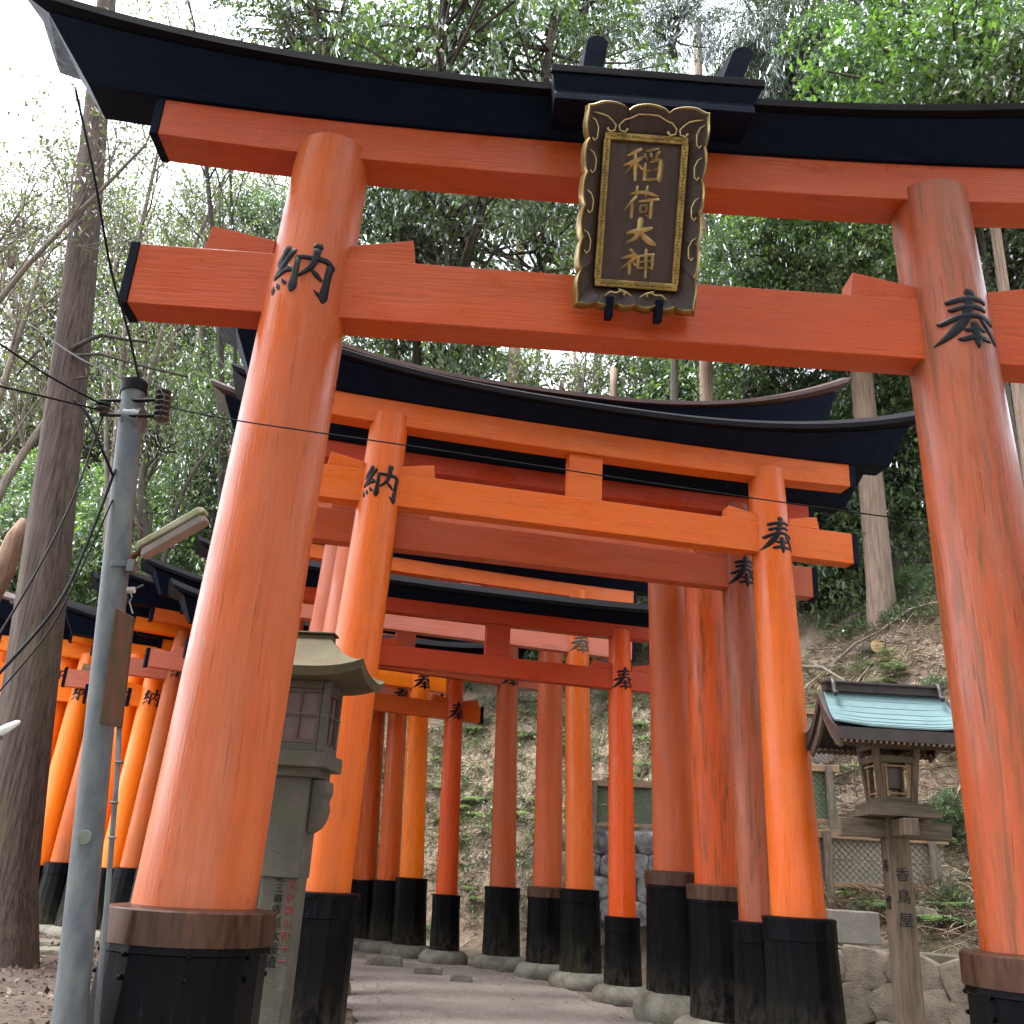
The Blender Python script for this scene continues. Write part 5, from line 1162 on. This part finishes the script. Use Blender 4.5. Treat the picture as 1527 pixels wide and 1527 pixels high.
me = b.mesh('twigs'); me.materials.append(plain('dry_twig', (.33, .25, .17), .8, 0, .5, 6)); o = obj('twigs', me, None); tag(o, 'dry twigs and sticks lying over the bank', 'twigs'); o['kind'] = 'stuff'
PL = []
while len(PL) < 700:
    i_ = g.integers(0, len(sp)-2); q = sp[i_]; d = sp[i_+1]-sp[i_]; d = d/np.linalg.norm(d); a_ = g.choice([-1, 1])*(1.5-abs(g.normal())*.45); u_ = g.uniform(0, 1)
    xy = q+(sp[i_+1]-q)*u_+np.array((d[1], -d[0]))*a_; PL.append((xy[0], xy[1], -.15))
PL = np.array(PL); n_ = len(PL); D_ = rdir(n_, g); D_[:, 2] *= .15
V, F = leaf_arrays(PL, D_, rdir(n_, g)*.25+np.array([0, 0, 1.]), .055*g.uniform(.5, 1.3, n_), .014*g.uniform(.6, 1.4, n_)); o = obj('fallen_leaves', mesh_np('fallen_leaves', V, F, LBRN), None); tag(o, 'dry leaves blown along the path edges', 'fallen leaves'); o['kind'] = 'stuff'
b = MB()
for k in range(900):
    i_ = int(g.integers(0, len(sp)-2)); q = sp[i_]; d = sp[i_+1]-sp[i_]; d = d/np.linalg.norm(d); a_ = float(g.uniform(-1.7, 1.7)) if k % 4 == 0 else float(g.choice([-1, 1])*(1.5+g.normal()*.14)); xy = q+(sp[i_+1]-q)*g.uniform(0, 1)+np.array((d[1], -d[0]))*a_; r_ = float(g.uniform(.006, .022))
    vs_ = [Vector((xy[0]+r_*x_, xy[1]+r_*y_, -.156+r_*z_*.6)) for x_, y_, z_ in ((1, 0, 0), (0, 1, .1), (-1, .2, 0), (.1, -1, 0), (.2, .1, .8))]; b.add(vs_, [(0, 1, 4), (1, 2, 4), (2, 3, 4), (3, 0, 4)])
o = obj('gravel', b, ROCKG); tag(o, 'small loose gravel along the path', 'gravel'); o['kind'] = 'stuff'
# ferns: one clump mesh, many small copies joined as stuff
def fern_arrays(pos, sc, g):
    Vs = []; Ds = []; Ns = []; Ls_ = []; Ws_ = []
    for _ in range(9):
        a = g.uniform(0, 6.28); out = np.array([math.cos(a), math.sin(a), 0]); L_ = sc*g.uniform(.7, 1.1)
        for i in range(12):
            t = (i+1)/12; pt3 = pos+out*L_*t+np.array([0, 0, L_*(.75*t-.75*t*t)]); side = np.array([-out[1], out[0], 0]); w_ = sc*.26*math.sin(PI*min(1, t*.9+.1))
            for s in (-1, 1): Vs.append(pt3); Ds.append(side*s+out*.5); Ns.append(np.array([0, 0, 1.])+out*.3); Ls_.append(w_+.01); Ws_.append(sc*.034)
    return Vs, Ds, Ns, Ls_, Ws_
Vv = [[], [], [], [], []]; F1 = onbank(130, g, (1.5, 7), (9, 18), .6, 8); F2 = onbank(210, g, (-7, 4), (16, 23.5), .1, 6)
for pos in np.concatenate([F1, F2]):
    r5 = fern_arrays(pos+np.array([0, 0, .04]), g.uniform(.2, .5), g)
    for a_, b_ in zip(Vv, r5): a_ += b_
V, F = leaf_arrays(np.array(Vv[0]), np.array(Vv[1]), np.array(Vv[2]), np.array(Vv[3]), np.array(Vv[4]), .05); o = obj('ferns', mesh_np('ferns', V, F, LFERN), None); tag(o, 'green ferns growing over the hillside bank', 'ferns'); o['kind'] = 'stuff'
# leafy ground cover low plants
A4 = np.concatenate([onbank(3200, g, (-7, 4.5), (16, 24), .2, 7), onbank(700, g, (2.5, 8), (12, 19), 5.5, 9), onbank(120, g, (3.8, 6.5), (8.5, 12), .6, 3)]); idx = np.repeat(np.arange(len(A4)), 6); n_ = len(idx)
P_ = A4[idx]+g.normal(size=(n_, 3))*.07+np.array([0, 0, .1]); D_ = rdir(n_, g); D_[:, 2] += .2
V, F = leaf_arrays(P_, D_, rdir(n_, g)*.6+np.array([0, 0, 1.]), .10*g.uniform(.6, 1.3, n_), .024*g.uniform(.6, 1.3, n_)); o = obj('ground_cover', mesh_np('ground_cover', V, F, LMID), None); tag(o, 'low leafy plants covering the hillside', 'ground cover'); o['kind'] = 'stuff'
# cut log on the bank, long fallen branches
p = onray(1306, 978); z_ = hterr(p.x, p.y); lg = thing('cut_log', 'cut log end with yellowish wood on the bank', 'log', (p.x, p.y, z_+.12))
b = MB(); b.tube([(0, -.12, 0), (.1, .8, .12)], [.12, .11], 18, cap=False); obj('bark', b, BARK3, lg, smooth=True)
b = MB(); b.lathe([(.119, 0), (.116, .006)], 18, (0, -.122, 0), ax=(-.1, -1, -.1)); obj('cut_face', b, plain('fresh_wood', (.50, .34, .16), .7, 0, .3, 5), lg)
for k, (xa, ya, xb, yb, Y) in enumerate([(1318, 940, 1395, 905, 13.2), (1196, 998, 1262, 1020, 12.9), (1236, 1000, 1318, 942, 12.7)]):
    p0, p1 = onray(xa, ya+8), onray(xb, yb+8)
    for q in (p0, p1): q.z = hterr(q.x, q.y)+.10
    b = MB(); m_ = p0.lerp(p1, .5)+Vector((0, -.05, .1)); b.tube([p0, m_, p1], [.035, .03, .018], 7); tag(obj('fallen_branch', b, BARK4), ['pale fallen branch slanting up to the weathered pillar', 'thin fallen branch lying level on the bank', 'fallen branch leaning beside the cut log'][k], 'branch', 'fallen branches on the bank')
# stones at the foot of the left gates
for k, (px, py, Y, s) in enumerate([(60, 1385, 13.0, .3), (95, 1392, 12.6, .22), (35, 1392, 13.2, .2), (75, 1405, 12.2, .26), (575, 1412, 14.0, .22), (640, 1425, 13.2, .16), (690, 1432, 12.6, .12)]):
    p = at(px, py, Y); o = obj('rock', rock_mb((p.x, p.y, -.13), s*1.3, s*.8, s*.5, k+50), CONC); tag(o, ['long rounded stone at the foot of the left gates', 'upright rounded stone beside the steel pole', 'small stone touching the cedar trunk', 'flat stone on the leaves at left', 'flat pale stone below the farthest right sleeves', 'small pale stone at the path edge', 'smallest pale stone at the path edge'][k], 'rock', 'stones by the gate feet')
